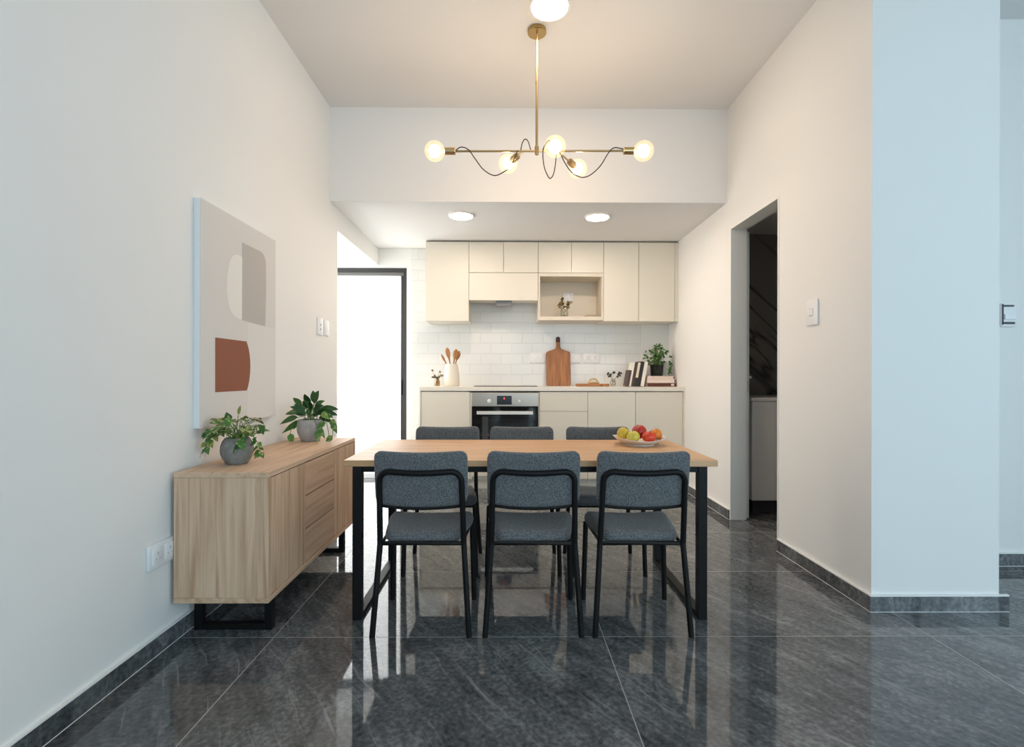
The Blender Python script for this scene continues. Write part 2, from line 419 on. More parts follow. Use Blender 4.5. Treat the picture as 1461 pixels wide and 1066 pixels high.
    def keep(s, xmin=-9., zmin=-9., xmax=9.):
        for v in s.bm.verts:
            v.co.x = min(max(v.co.x, xmin+(.25*(v.co.x-xmin) if v.co.x < xmin else 0)*0), xmax); v.co.z = max(v.co.z, zmin)
        return s
    def build(s, name, mat, parent=None, bevel=0., smooth=True, angle=35, subsurf=0, normals=True):
        bm = s.bm
        if normals: bmesh.ops.recalc_face_normals(bm, faces=bm.faces[:])
        if parent is not None: bm.transform(Matrix.Translation(-base_of(parent)))
        me = bpy.data.meshes.new(name); bm.to_mesh(me); bm.free()
        for m in (mat if isinstance(mat, (list, tuple)) else [mat]): me.materials.append(m)
        if smooth and len(me.polygons):
            me.shade_smooth(); me.set_sharp_from_angle(angle=R(angle))
        o = bpy.data.objects.new(name, me); C.objects.link(o)
        if parent is not None: o.parent = parent
        if bevel:
            b = o.modifiers.new('edge', 'BEVEL'); b.width = bevel; b.segments = 2; b.limit_method = 'ANGLE'; b.angle_limit = R(40)
        if subsurf:
            u = o.modifiers.new('smooth', 'SUBSURF'); u.levels = u.render_levels = subsurf
        return o

def base_of(o):
    v = Vector((0,0,0))
    while o is not None: v = v+o.location; o = o.parent
    return v

def tag(o, label=None, cat=None, group=None, kind=None):
    if label: o['label'] = label
    if cat: o['category'] = cat
    if group: o['group'] = group
    if kind: o['kind'] = kind
    return o
def thing(name, label, cat, loc=(0,0,0), group=None):
    o = bpy.data.objects.new(name, None); C.objects.link(o); o.location = loc
    o.empty_display_size = .05
    return tag(o, label, cat, group)
def struct(name, mb, mat, label=None, **k):
    o = mb.build(name, mat, **k); o['kind'] = 'structure'
    if label: o['label'] = label
    return o
def copy_tree(o, parent=None):
    c = o.copy(); C.objects.link(c); c.parent = parent
    for ch in list(o.children): copy_tree(ch, c)
    return c
def arc(c, r, a0, a1, n, f):
    return [f(c[0]+r*math.cos(a0+(a1-a0)*i/n), c[1]+r*math.sin(a0+(a1-a0)*i/n)) for i in range(n+1)]
def smooth_path(pts, n=8):
    P = [Vector(p) for p in pts]; out = []
    for i in range(len(P)-1):
        a, b, c, d = P[max(0, i-1)], P[i], P[i+1], P[min(len(P)-1, i+2)]
        for k in range(n):
            t = k/n
            out.append(.5*((2*b)+(c-a)*t+(2*a-5*b+4*c-d)*t*t+(3*b-a-3*c+d)*t**3))
    out.append(P[-1]); return out

# ------------------------------------------------------------------ the room
XL, XR, YB, YK, ZC, ZS = -1.385, 1.705, 3.88, 5.32, 3.18, 2.45
YF = -3.0           # window wall behind the camera
XE = 5.0            # far side of the living area
struct('floor', MB().box(-3.1, XE+.1, YF-.12, 5.6, -.08, 0), M['floor'], 'polished dark grey stone tile floor')
struct('ceiling', MB().box(XL-.15, XE+.1, YF-.12, YB+.02, ZC, ZC+.1), M['ceil'], 'flat pale ceiling over the dining area')
struct('ceiling_kitchen', MB().box(XL, XR+.121, YB, YK+.1, ZS, ZC+.1), M['ceil'], 'lowered white bulkhead and ceiling over the kitchen')
w = MB().box(XL-.15, XL, YF-.12, 4.06, 0, ZC+.1).box(XL-.15, XL, 4.06, YK, 2.272, ZC+.1)
struct('wall_left', w, M['paint'], 'long white wall behind the sideboard, with a wide opening into the side passage')
w = MB().box(-3.1, -2.12, YK, YK+.12, 0, ZC).box(-2.12, -1.08, YK, YK+.12, 2.247, ZC).box(-1.08, XR+.121, YK, YK+.12, 0, ZC)
struct('wall_back', w, M['paint'], 'white rear wall of the kitchen and passage')
struct('wall_backsplash', MB().box(-1.03, 1.415, 5.312, 5.3199, 0, ZS-.001), M['tile'], 'white glossy subway tile backsplash')
struct('wall_corner', MB().box(1.416, XR-.001, 5.285, 5.3199, 0, ZS-.001), M['paint'], 'plain boxed corner beside the subway tiles')
# side passage
struct('wall_passage', MB().box(-3.1, XL-.15, 3.94, 4.06, 0, 2.5), M['paint'], 'near wall of the side passage')
struct('ceiling_passage', MB().box(-3.1, XL-.15, 4.06, YK, 2.315, 2.42), M['ceil'], 'low bright ceiling of the side passage')
# right wall with the bathroom doorway, the pillar end and the living-area wall
XW = XR+.121
w = MB().box(XR, XW, 2.90, 3.126, 0, ZC).box(XR, XW, 3.126, 3.815, 2.235, ZC).box(XR, XW, 3.815, YK, 0, ZC).box(XR, 2.308, 2.326, 2.90, 0, ZC)
struct('wall_right', w, M['paint'], 'white wall with the bathroom doorway and the thick pillar end')
struct('wall_living', MB().box(2.308, XE+.1, 2.882, 3.0, 0, ZC), M['paint'], 'white wall receding to the right behind the pillar')
WA, WB = -.3, 3.0       # window in the wall behind the camera
EA, EB = -2.6, .7      # unseen window, added in the far side wall to light the left wall
w = MB().box(XL, WA, YF-.12, YF, 0, ZC).box(WB, XE, YF-.12, YF, 0, ZC).box(WA, WB, YF-.12, YF, 2.75, ZC)
struct('wall_front', w, M['paint'])
w = MB().box(XE, XE+.1, YF, EA, 0, ZC).box(XE, XE+.1, EB, 2.882, 0, ZC).box(XE, XE+.1, EA, EB, 2.75, ZC)
struct('wall_east', w, M['paint'])
def glazed(name, a, b, f):
    wf = MB()
    for i in range(4):
        x = a+(b-a-.05)*i/3; wf.box(x, x+.05, .02, .08, 0, 2.75)
    wf.box(a, b, .02, .08, 0, .06).box(a, b, .02, .08, 2.69, 2.75)
    wf.bm.transform(f); o = struct(name, wf, M['dframe'])
    p = MB().box(a+.05, b-.05, .045, .05, .06, 2.69); p.bm.transform(f); p.build('pane', M['clear'], o)
glazed('window_1', WA, WB, Matrix.Translation((0, YF-.10, 0)))
glazed('window_added', -EB, -EA, Matrix.Translation((XE, 0, 0)) @ Matrix.Rotation(R(-90), 4, 'Z'))

# skirting
def skirt(name, x0, x1, y0, y1, h=.072):
    m = MB().box(x0, x1, y0, y1, 0, h); m.mi = 1; m.box(x0, x1, y0, y1, h, h+.007).box(x0-.0015 if x0 > 0 or x1-x0 > .1 else x0, x1+(.0015 if x0 < 0 else 0), y0-.0015, y1, 0, .002)
    return struct(name, m, [M['base'], M['caulk']], 'low polished dark stone skirting')
T = .013
skirt('baseboard_left', XL, XL+T, YF, 4.06)
skirt('baseboard_right', XR-T, XR, 3.815, 4.80)
skirt('baseboard_doorway', XR-T, XR, 2.326-T, 3.126)
skirt('baseboard_pillar', XR, 2.345, 2.326-T, 2.326)
skirt('baseboard_living', 2.32, XE, 2.882-T, 2.882)
skirt('baseboard_passage', -3.0, -2.12, YK-T, YK)

# black framed door at the back, frosted and glowing with daylight
d = struct('door_1', MB().box(-2.12, -1.08, YK+.02, YK+.10, 2.205, 2.247).box(-1.118, -1.08, YK+.02, YK+.10, 0, 2.205).box(-2.12, -2.082, YK+.02, YK+.10, 0, 2.205),
           M['dframe'], 'tall black framed sliding door with a bright frosted pane', bevel=.002)
MB().box(-2.08, -1.12, YK+.035, YK+.085, 2.168, 2.204).build('track', M['dframe2'], d, bevel=.002)
MB().box(-1.150, -1.119, YK+.04, YK+.08, .05, 2.167).box(-2.08, -2.05, YK+.04, YK+.08, .05, 2.167).build('sash', M['dframe'], d, bevel=.002)
MB().box(-2.05, -1.15, YK+.035, YK+.085, .0, .05).build('bottom_rail', M['sill'], d, bevel=.002)
MB().box(-2.05, -1.15, YK+.057, YK+.063, .05, 2.167).build('pane', M['frost'], d)
MB().rbox(-1.146, -1.126, YK+.026, YK+.04, .89, 1.05, .003).build('handle', M['black'], d)

# bathroom beyond the right doorway
struct('wall_bathroom', MB().box(XW, 3.6, 4.62, 4.74, 0, 2.42).box(3.5, 3.6, 3.0, 4.62, 0, 2.42), M['marble'], 'dim veined marble wall inside the bathroom')
struct('ceiling_bathroom', MB().box(XW, 3.6, 3.0, 4.74, 2.42, 2.5), M['ceil'])
tr = MB().box(XR-.004, XW, 3.80, 3.815, 0, 2.235).box(XR-.004, XW, 3.126, 3.14, 0, 2.235).box(XR-.004, XW, 3.14, 3.80, 2.222, 2.235)
struct('trim_1', tr, M['doorpaint'], 'flat painted lining of the bathroom doorway', bevel=.001)
dl = struct('door_2', MB().box(XW+.001, XW+.029, 3.822, 4.54, .008, 2.21), M['doorpaint'], 'white bathroom door slid open behind the wall', bevel=.002)
h = MB().tube([(XW+.029, 3.872, 1.09), (XW+.068, 3.872, 1.09)], .010).tube([(XW+.065, 3.872, 1.09), (XW+.067, 3.93, 1.088), (XW+.067, 3.985, 1.085)], .009)
h.lathe([(0, 0), (.025, 0), (.025, .006), (0, .006)], (XW+.029, 3.872, 1.09), 20, (1, 0, 0)).build('handle', M['steel2'], dl)
MB().box(XW+.007, XW+.022, 3.8205, 3.8225, .98, 1.06).build('latch_plate', M['chrome'], dl)
v = thing('bathroom_vanity', 'white vanity cabinet standing in the dim bathroom beyond the doorway', 'vanity', (2.25, 4.0, 0))
MB().box(1.93, 2.75, 3.93, 4.45, .115, .90).build('body', M['vanity'], v, bevel=.004)
MB().box(1.92, 2.76, 3.92, 4.46, .901, .93).build('countertop', M['bowl'], v, bevel=.006)
MB().box(1.98, 2.70, 4.02, 4.40, 0, .114).build('plinth', M['slot'], v)

# ------------------------------------------------------------------ lamps in the ceilings
def downlight(x, y, z, r, label, group):
    t = thing('ceiling_downlight', label, 'ceiling light', (x, y, z), group)
    MB().lathe([(r*.86, -.001), (r, -.001), (r, -.010), (r*.97, -.014), (r*.88, -.014), (r*.86, -.006)], (x, y, z), 40).build('rim', M['lampring'], t)
    MB().lathe([(0, -.009), (r*.86, -.009), (r*.86, -.001), (0, -.001)], (x, y, z), 40).build('diffuser', M['lamp'] if z > 3 else M['lamp_k'], t)
downlight(.230, 2.80, ZC, .118, 'large round glowing downlight above the brass chandelier', None)
downlight(-.395, 4.20, ZS, .108, 'round glowing kitchen downlight nearer the black framed door', 'kitchen downlights')
downlight(.755, 4.22, ZS, .108, 'round glowing kitchen downlight above the open shelf side', 'kitchen downlights')

# chandelier
hz, hx, hy = 2.447, .170, 3.0
ch = thing('brass_chandelier', 'slim brass chandelier with five glowing globe bulbs over the dining table', 'chandelier', (hx, hy, ZC))
MB().lathe([(0, 0), (.056, 0), (.056, -.020), (.053, -.023), (0, -.023)], (hx, hy, ZC-.001), 36).build('canopy', M['brass2'], ch)
MB().tube([(hx, hy, ZC-.023), (hx, hy, 2.86)], .006).lathe([(0, .0), (.009, .002), (.009, .02), (0, .022)], (hx, hy, 2.85), 16).tube([(hx, hy, 2.86), (hx, hy, hz+.02)], .0078)\
    .build('rod', M['brass'], ch)
MB().lathe([(0, -.022), (.011, -.018), (.013, 0), (.013, .03), (.009, .034), (0, .034)], (hx, hy, hz), 20).build('hub', M['brass'], ch)
xl_, xr_ = -.318, .690
MB().tube([(xl_, hy, hz), (xr_, hy, hz+.008)], .0065).build('arm', M['brass'], ch)
ends = [((-.318, hy, hz), (-1, 0, 0)), ((.690, hy, hz+.008), (1, 0, 0))]
arms2 = [((.09, 3.0, hz+.004), (.004, 3.17, 2.452)), ((.30, 3.0, hz), (.444, 3.235, 2.448)), ((.29, 3.0, hz), (.262, 2.80, 2.385))]
for a, bpos in arms2:
    a, bpos = Vector(a), Vector(bpos); dv = (bpos-a).normalized(); sk = bpos-dv*.112
    MB().tube([a, sk], .006).build('arm', M['brass'], ch)
    ends.append((tuple(sk), tuple(dv)))
for p, dv in ends:
    p, dv = Vector(p), Vector(dv)
    sk = MB().lathe([(0, 0), (.019, 0), (.0215, .003), (.0215, .064), (.018, .068), (0, .068)], p, 24, dv).build('socket', M['brass'], ch)
    g = MB()
    n = 16; Rg = .0605; c0 = .067+Rg*.95
    prof = [(Rg*math.sin(PI*i/n), c0-Rg*math.cos(PI*i/n)) for i in range(1, n+1)]
    prof[-1] = (0, c0+Rg)
    gl = g.lathe([(.015, .066)]+prof, p, 32, dv).build('globe', M['globe'], ch)
    MB().ball(p+dv*(c0-.002), .036, 20).build('glowing_filament', M['core'], gl)
def cord(pts): MB().tube(smooth_path(pts, 8), .0032, 6).build('cord', M['cord'], ch)
cord([(-.316, 2.985, hz-.004), (-.285, 2.985, hz+.018), (-.24, 2.985, hz+.004), (-.20, 2.985, hz-.05), (-.149, 2.985, hz-.115), (-.086, 2.985, hz-.15), (-.03, 2.985, hz-.13), (.015, 2.985, hz-.09), (.055, 2.99, hz)])
cord([(.06, 3.02, hz+.005), (.074, 3.02, hz+.02), (.083, 3.01, hz+.055), (.10, 3.0, hz+.075), (.118, 3.0, hz+.062), (.133, 3.0, hz+.012)])
cord([(.262, 2.87, hz-.03), (.24, 2.95, hz+.045), (.212, 2.985, hz+.02), (.206, 2.985, hz-.03), (.215, 2.985, hz-.10), (.235, 2.985, hz-.15), (.250, 2.985, hz-.166), (.268, 2.985, hz-.145), (.28, 2.985, hz-.09), (.287, 2.985, hz-.01)])
cord([(.31, 3.01, hz), (.345, 3.04, hz-.05), (.385, 3.05, hz-.10), (.44, 3.03, hz-.14), (.49, 3.0, hz-.14), (.55, 2.985, hz-.09), (.60, 2.985, hz-.01), (.635, 2.985, hz+.02), (.688, 2.985, hz+.012)])

# ------------------------------------------------------------------ kitchen wall units
YU0, YU1 = 4.98, 5.311
def upper(label, x0, x1, z0, z1, doors, niche=None, flap=None, hood=False):
    t = thing('wall_cabinet', label, 'wall cabinet', ((x0+x1)/2, YU1, z0), 'cream kitchen wall cabinets')
    g = .0015; th = .018
    b = MB()
    if niche:
        nz0, nz1 = niche
        b.box(x0+g, x1-g, YU0+th+.002, YU1, nz1+.035, z1)
        b.mi = 0
        b.box(x0+g, x0+.018, YU0, YU1, z0, nz1+.033).box(x1-.018, x1-g, YU0, YU1, z0, nz1+.033)
        b.box(x0+.018, x1-.018, YU0, YU1, z0, nz0).box(x0+.018, x1-.018, YU0, YU1, nz1, nz1+.033)
        b.box(x0+.018, x1-.018, YU1-.012, YU1, nz0, nz1)
    elif flap:
        b.box(x0+g, x1-g, YU0+th+.002, YU1, flap[1], z1)
        b.box(x0+g, x1-g, YU0+th+.002, YU1-.06, flap[0]+.012, flap[1])
    else:
        b.box(x0+g, x1-g, YU0+th+.002, YU1, z0, z1)
    b.build('body', M['cabin'] if niche else M['cab'], t)
    for (a, c, e, f) in doors:
        MB().box(a+g+.0006, c-g-.0006, YU0, YU0+th, e+g, f-g).build('door', M['cab'], t, bevel=.0012)
    return t
ZT = 2.434
upper('tall cream wall cabinet at the door end of the row', -.825, -.392, 1.644, ZT, [(-.825, -.392, 1.644, ZT)])
hd = upper('cream wall cabinet with lift-up flap hiding the cooker hood above the hob', -.392, .300, 1.85, ZT, [(-.392, -.046, 2.128, ZT), (-.046, .300, 2.128, ZT), (-.392, .300, 1.85, 2.126)], flap=(1.85, 2.127))
MB().box(-.122, .036, 5.02, 5.06, 1.800, 1.861).build('hood_control', M['hoodgrey'], hd, bevel=.003)
upper('cream wall cabinet with open niche shelf below two small doors', .300, .953, 1.655, ZT, [(.300, .632, 2.127, ZT), (.632, .953, 2.127, ZT)], niche=(1.692, 2.092))
upper('tall cream wall cabinet between the open niche and the corner cabinet', .953, 1.305, 1.644, ZT, [(.953, 1.305, 1.644, ZT)])
upper('tall cream wall cabinet tucked into the right corner', 1.305, 1.668, 1.644, ZT, [(1.305, 1.668, 1.644, ZT)])
struct('trim_2', MB().box(1.669, XR-.0005, YU0+.004, YU0+.02, 1.644, ZT), M['cab'], 'narrow cream filler strip beside the corner cabinet')
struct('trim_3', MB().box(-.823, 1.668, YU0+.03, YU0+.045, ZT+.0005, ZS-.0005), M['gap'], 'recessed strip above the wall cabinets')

# base units
YC = 4.80
ZW0, ZW1 = .952, .992
def base_unit(label, x0, x1, fronts):
    t = thing('base_cabinet', label, 'kitchen base cabinet', ((x0+x1)/2, YC, 0), 'cream kitchen base cabinets')
    g = .002; th = .018
    MB().box(x0+.001, x1-.001, YC+th+.004, 5.29, .10, ZW0-.014).build('body', M['cabin'], t)
    MB().box(x0+.001, x1-.001, YC+.06, YC+.075, 0, .099).build('plinth', M['cab'], t)
    for nm, a, c in fronts:
        MB().box(x0+g, x1-g, YC+.004, YC+.004+th, a, c).build(nm, M['cab'], t, bevel=.0012)
    return t
base_unit('cream base cabinet with one plain door left of the oven', -.836, -.364, [('door', .105, .945)])
base_unit('cream base cabinet with stacked drawers right of the oven', .302, .771, [('drawer', .758, .945), ('drawer', .435, .754), ('drawer', .105, .431)])
base_unit('cream base cabinet under the serving board', .771, 1.231, [('door', .105, .945)])
base_unit('cream base cabinet below the books in the right corner', 1.231, 1.688, [('door', .105, .945)])
struct('trim_4', MB().box(-.853, -.837, YC, 5.311, 0, ZW0-.0005), M['cab'], 'cream end panel of the kitchen counter', bevel=.001)
struct('trim_5', MB().box(1.689, 1.7045, YC, YC+.02, 0, ZW0-.0005), M['cab'], 'narrow cream filler strip by the right wall')
tag(MB().box(-.853, 1.7035, YC-.004, 5.284, ZW0, ZW1).box(-.853, 1.414, 5.284, 5.311, ZW0, ZW1).build('kitchen_worktop', M['worktop'], bevel=.0015), 'long cream worktop running along the tiled wall', 'worktop')
# oven in its housing
oh = thing('oven_housing', 'cream cabinet frame built around the oven', 'oven cabinet', (-.03, YC, 0))
MB().box(-.362, -.350, YC+.004, 5.29, .1, ZW0-.014).box(.293, .300, YC+.004, 5.29, .1, ZW0-.014).box(-.350, .293, YC+.024, 5.29, .1, .13).box(-.350, .293, YC+.006, YC+.02, .936, ZW0-.014).build('body', M['cab'], oh)
MB().box(-.362, .300, YC+.06, YC+.075, 0, .099).build('plinth', M['cab'], oh)
MB().box(-.349, .292, YC+.004, YC+.022, .132, .325).build('drawer', M['cab'], oh, bevel=.001)
ov = thing('built_in_oven', 'built-in oven with steel control strip and black glass door under the hob', 'oven', (-.03, YC, .33))
MB().box(-.345, .289, YC+.012, 5.28, .332, .933).build('body', M['slot'], ov)
MB().box(-.348, .292, YC-.006, YC+.011, .805, .934).build('control_panel', M['steel'], ov, bevel=.002)
MB().box(-.106, .036, YC-.0075, YC-.005, .820, .906).build('display', M['display'], ov)
dg = MB().box(-.041, -.031, YC-.0085, YC-.0074, .872, .887)
dg.build('red_digit', M['red'], ov)
for x, r_ in ((-.180, .019), (.110, .013)):
    MB().lathe([(0, 0), (r_, 0), (r_*.95, .016), (r_*.8, .019), (0, .019)], (x, YC-.006, .856), 24, (0, -1, 0)).build('knob', M['knob'], ov)
od = MB().box(-.346, .290, YC-.004, YC+.011, .335, .802).build('door', M['oven'], ov, bevel=.002)
wn_ = MB().box(-.26, .205, YC-.0055, YC-.0035, .40, .715); wn_.mi = 1
for z in (.52, .60, .67): wn_.box(-.235, .18, YC-.0064, YC-.0056, z, z+.002)
wn_.box(-.245, -.19, YC-.0064, YC-.0056, .42, .705)
wn_.build('window', [M['ovenwin'], M['slot']], od)
MB().box(-.297, .240, YC-.046, YC-.030, .728, .760).box(-.285, -.265, YC-.03, YC-.0042, .738, .75).box(.208, .228, YC-.03, YC-.0042, .738, .75).build('handle', M['steel2'], od, bevel=.003)
MB().box(-.246, -.186, YC-.006, YC-.0042, .528, .535).build('badge', M['steel2'], od)
tag(MB().rbox(-.335, .290, 4.87, 5.235, ZW1+.0003, ZW1+.0065, .002, 2).build('ceramic_hob', M['hob']), 'thin black ceramic hob lying flush on the cream worktop', 'hob')

# ------------------------------------------------------------------ sockets and switches
def plate(name, label, cat, c, w, h, normal, kind, group=None, th=.011, mat='plastic'):
    """c: centre on the wall; normal: '+x','-x','-y'"""
    t = thing(name, label, cat, c, group)
    rot = {'-y': Matrix(), '+x': Matrix.Rotation(R(90), 4, 'Z'), '-x': Matrix.Rotation(R(-90), 4, 'Z')}[normal]
    def part(nm, m, mat_):
        bm = m.bm; bm.transform(Matrix.Translation(Vector(c)) @ rot); m.build(nm, mat_, t)
    part('plate', MB().rbox(-w/2, w/2, -th, -.0004, -h/2, h/2, .004, 2), M[mat])
    if kind == 'rocker':
        part('rocker', MB().rbox(-.016, .016, -th-.004, -th+.001, -.018, .018, .002, 2), M['plastic'])
        part('rocker_surround', MB().box(-.019, .019, -th-.0008, -th+.001, -.021, .021), M['plastic2'])
    elif kind == 'dots':
        m = MB()
        for z in (.012, -.02): m.lathe([(0, 0), (.008, 0), (.008, .003), (0, .003)], (0, -th, z), 16, (0, -1, 0))
        part('button', m, M['plastic2'])
    elif kind == 'sockets':
        for x in (-w*.22, w*.22):
            m = MB().rbox(x-w*.17, x+w*.17, -th-.003, -th+.001, -h*.32, h*.32, .0018, 2); part('socket', m, M['plastic'])
            m = MB().box(x-.003, x+.003, -th-.0036, -th-.002, .004, .016).box(x-.013, x-.008, -th-.0036, -th-.002, -.014, -.007).box(x+.008, x+.013, -th-.0036, -th-.002, -.014, -.007)
            part('pin_slot', m, M['slot'] if normal == '-y' else M['plastic2'])
    elif kind == 'socket_left':
        m = MB().lathe([(0, 0), (.024, 0), (.024, .003), (0, .003)], (0, -th, 0), 24, (0, -1, 0)); part('socket', m, M['plastic'])
        m = MB().box(-.004, .004, -th-.0036, -th-.002, .004, .014).box(-.014, -.008, -th-.0036, -th-.002, -.012, -.006).box(.008, .014, -th-.0036, -th-.002, -.012, -.006)
        part('pin_slot', m, M['plastic2'])
    return t
plate('wall_socket', 'blank white socket plate on the tiles left of the upright cutting board', 'socket', (.318, 5.312, 1.287), .17, .104, '-y', 'socket_left')
plate('wall_socket', 'single white socket plate partly behind the upright cutting board', 'socket', (.70, 5.312, 1.288), .145, .104, '-y', 'socket_left')
plate('wall_socket', 'double white socket plate right of the upright cutting board', 'socket', (.886, 5.312, 1.288), .175, .104, '-y', 'sockets')
plate('wall_socket', 'small white double socket on the back of the open niche', 'socket', (.640, YU1-.012, 1.935), .11, .095, '-y', 'sockets')
plate('wall_switch', 'white switch plate with two round buttons, nearer the painting', 'switch', (XL, 3.672, 1.458), .105, .125, '+x', 'dots')
plate('wall_switch', 'slim white switch plate closest to the passage opening', 'switch', (XL, 3.80, 1.458), .09, .118, '+x', 'plain')
plate('wall_socket', 'white double socket low on the left wall beside the sideboard', 'socket', (XL, 2.000, .392), .16, .095, '+x', 'sockets', th=.014)
plate('wall_switch', 'white rocker switch plate on the wall between bathroom doorway and pillar', 'switch', (XR, 2.776, 1.456), .105, .142, '-x', 'rocker')
t = thing('wall_intercom', 'white and black wall control peeping out behind the pillar', 'wall control', (2.885, 2.882, 1.457))
MB().rbox(2.858, 2.945, 2.866, 2.8815, 1.39, 1.525, .003, 2).build('plate', M['plastic'], t)
MB().box(2.866, 2.925, 2.861, 2.867, 1.505, 1.514).box(2.866, 2.930, 2.861, 2.867, 1.404, 1.416).box(2.859, 2.865, 2.862, 2.867, 1.40, 1.52).build('dark_button', M['slot'], t)
MB().box(2.87, 2.935, 2.858, 2.867, 1.43, 1.462).build('button', M['plastic'], t, bevel=.002)

# ------------------------------------------------------------------ painting
pt = MB().box(XL+.001, XL+.028, 2.207, 2.917, .864, 1.882)
pt.mi = 1; pt.box(XL+.028, XL+.030, 2.207, 2.917, .864, 1.882)
X0 = XL+.0302
def shape(pts, mi, lift, n=0):
    pt.mi = mi
    if n: pts = [tuple(p)[1:] for p in smooth_path([(0, *p) for p in pts], n)]
    pt.prism([(X0, y, z) for y, z in pts], (lift, 0, 0))
shape([(2.602, 1.372), (2.914, 1.372), (2.914, .867), (2.604, .867)], 2, .0003)
cr = [(2.557, 1.700), (2.50, 1.700), (2.452, 1.672), (2.422, 1.60), (2.414, 1.54), (2.420, 1.47), (2.446, 1.415), (2.50, 1.386), (2.557, 1.384)]
shape(cr, 3, .0004, 5)
shape([(2.552, 1.776), (2.74, 1.776)]+[(2.74+.06*math.sin(a), 1.716+.06*math.cos(a)) for a in [PI/2*i/8 for i in range(1, 9)]]+[(2.803, 1.56), (2.794, 1.372), (2.552, 1.380)], 4, .0007)
rt = [(2.595, 1.274), (2.618, 1.235), (2.630, 1.19), (2.634, 1.15), (2.630, 1.10), (2.618, 1.055), (2.600, 1.020)]
shape([(2.320, 1.274)]+[tuple(p)[1:] for p in smooth_path([(0, *p) for p in rt], 4)]+[(2.320, 1.020)], 5, .0006)
tag(pt.build('canvas_picture', [M['canvas_edge'], M['canvas'], M['p_light'], M['p_cream'], M['p_taupe'], M['p_terra']], angle=30),
    'large abstract canvas with terracotta, taupe and cream shapes hung above the sideboard', 'painting')

# ------------------------------------------------------------------ sideboard
sx0, sx1, sy0, sy1, sz0, sz1 = -1.366, -.979, 2.05, 3.213, .165, .701
sb = thing('oak_sideboard', 'pale oak sideboard on black sled legs against the left wall', 'sideboard', ((sx0+sx1)/2, (sy0+sy1)/2, 0))
MB().box(sx0, sx1, sy0, sy1, sz1-.022, sz1).build('top', M['oak_y'], sb, bevel=.0015)
MB().box(sx0, sx1, sy0, sy1, sz0, sz0+.022).build('bottom_panel', M['oak_y'], sb, bevel=.0015)
MB().box(sx0, sx1-.02, sy0+.001, sy0+.021, sz0+.0225, sz1-.0225).box(sx1-.0195, sx1, sy0+.0005, sy0+.0205, sz0+.0225, sz1-.0225).build('side_panel', M['oak_z'], sb, bevel=.0008)
MB().box(sx0, sx1, sy1-.021, sy1-.001, sz0+.0225, sz1-.0225).build('side_panel', M['oak_z'], sb, bevel=.0008)
MB().box(sx0, sx0+.01, sy0+.022, sy1-.022, sz0+.023, sz1-.023).box(sx0+.01, sx1-.026, sy0+.022, sy1-.022, sz0+.024, sz0+.028).box(sx1-.028, sx1-.024, sy0+.022, sy1-.022, sz0+.023, sz1-.023).build('carcass', M['gapshade'], sb)
fx0, fx1 = sx1-.0225, sx1-.003
za, zb = sz0+.025, sz1-.026
MB().box(fx0, fx1, sy0+.0235, 2.4285, za, zb).build('door', M['oak_z'], sb, bevel=.001)
MB().box(fx0, fx1, 2.8285, sy1-.0235, za, zb).build('door', M['oak_z'], sb, bevel=.001)
hh = (zb-za)/3
for i in range(3):
    MB().box(fx0, fx1, 2.4335, 2.8235, za+hh*i+.0028, za+hh*(i+1)-.0028).build('drawer', M['oak_y'], sb, bevel=.001)
for yy in (2.163, 3.105):
    b = .032
    MB().box(-1.352, -1.352+b, yy, yy+b, 0, sz0-.0005).box(-1.03-b+.012, -1.03+.012, yy, yy+b, 0, sz0-.0005).box(-1.352+b, -1.03-b+.012, yy, yy+b, 0, .026).box(-1.352+b, -1.03-b+.012, yy, yy+b, sz0-.026, sz0-.0005).build('sled_leg', M['black'], sb, bevel=.0015)

# ------------------------------------------------------------------ dining table
tx0, tx1, ty0, ty1, tz = -.737, .947, 2.24, 2.965, .719
tb = thing('dining_table', 'long oak-topped dining table on black steel loop legs', 'dining table', ((tx0+tx1)/2, (ty0+ty1)/2, 0))
MB().box(tx0, tx1, ty0, ty1, tz-.028, tz).build('tabletop', M['tablewood'], tb, bevel=.002)
for a, b in ((-.697, -.657), (.861, .901)):
    MB().box(a, b, ty0+.004, ty0+.044, 0, tz-.0285).box(a, b, ty1-.048, ty1-.008, 0, tz-.0285).box(a, b, ty0+.044, ty1-.048, 0, .022).box(a, b, ty0+.044, ty1-.048, tz-.055, tz-.0285).build('leg_frame', M['black'], tb, bevel=.0015)
MB().box(-.657, .861, ty0+.010, ty0+.035, tz-.055, tz-.0285).box(-.657, .861, ty1-.04, ty1-.015, tz-.055, tz-.0285).build('apron_rail', M['black'], tb, bevel=.0015)

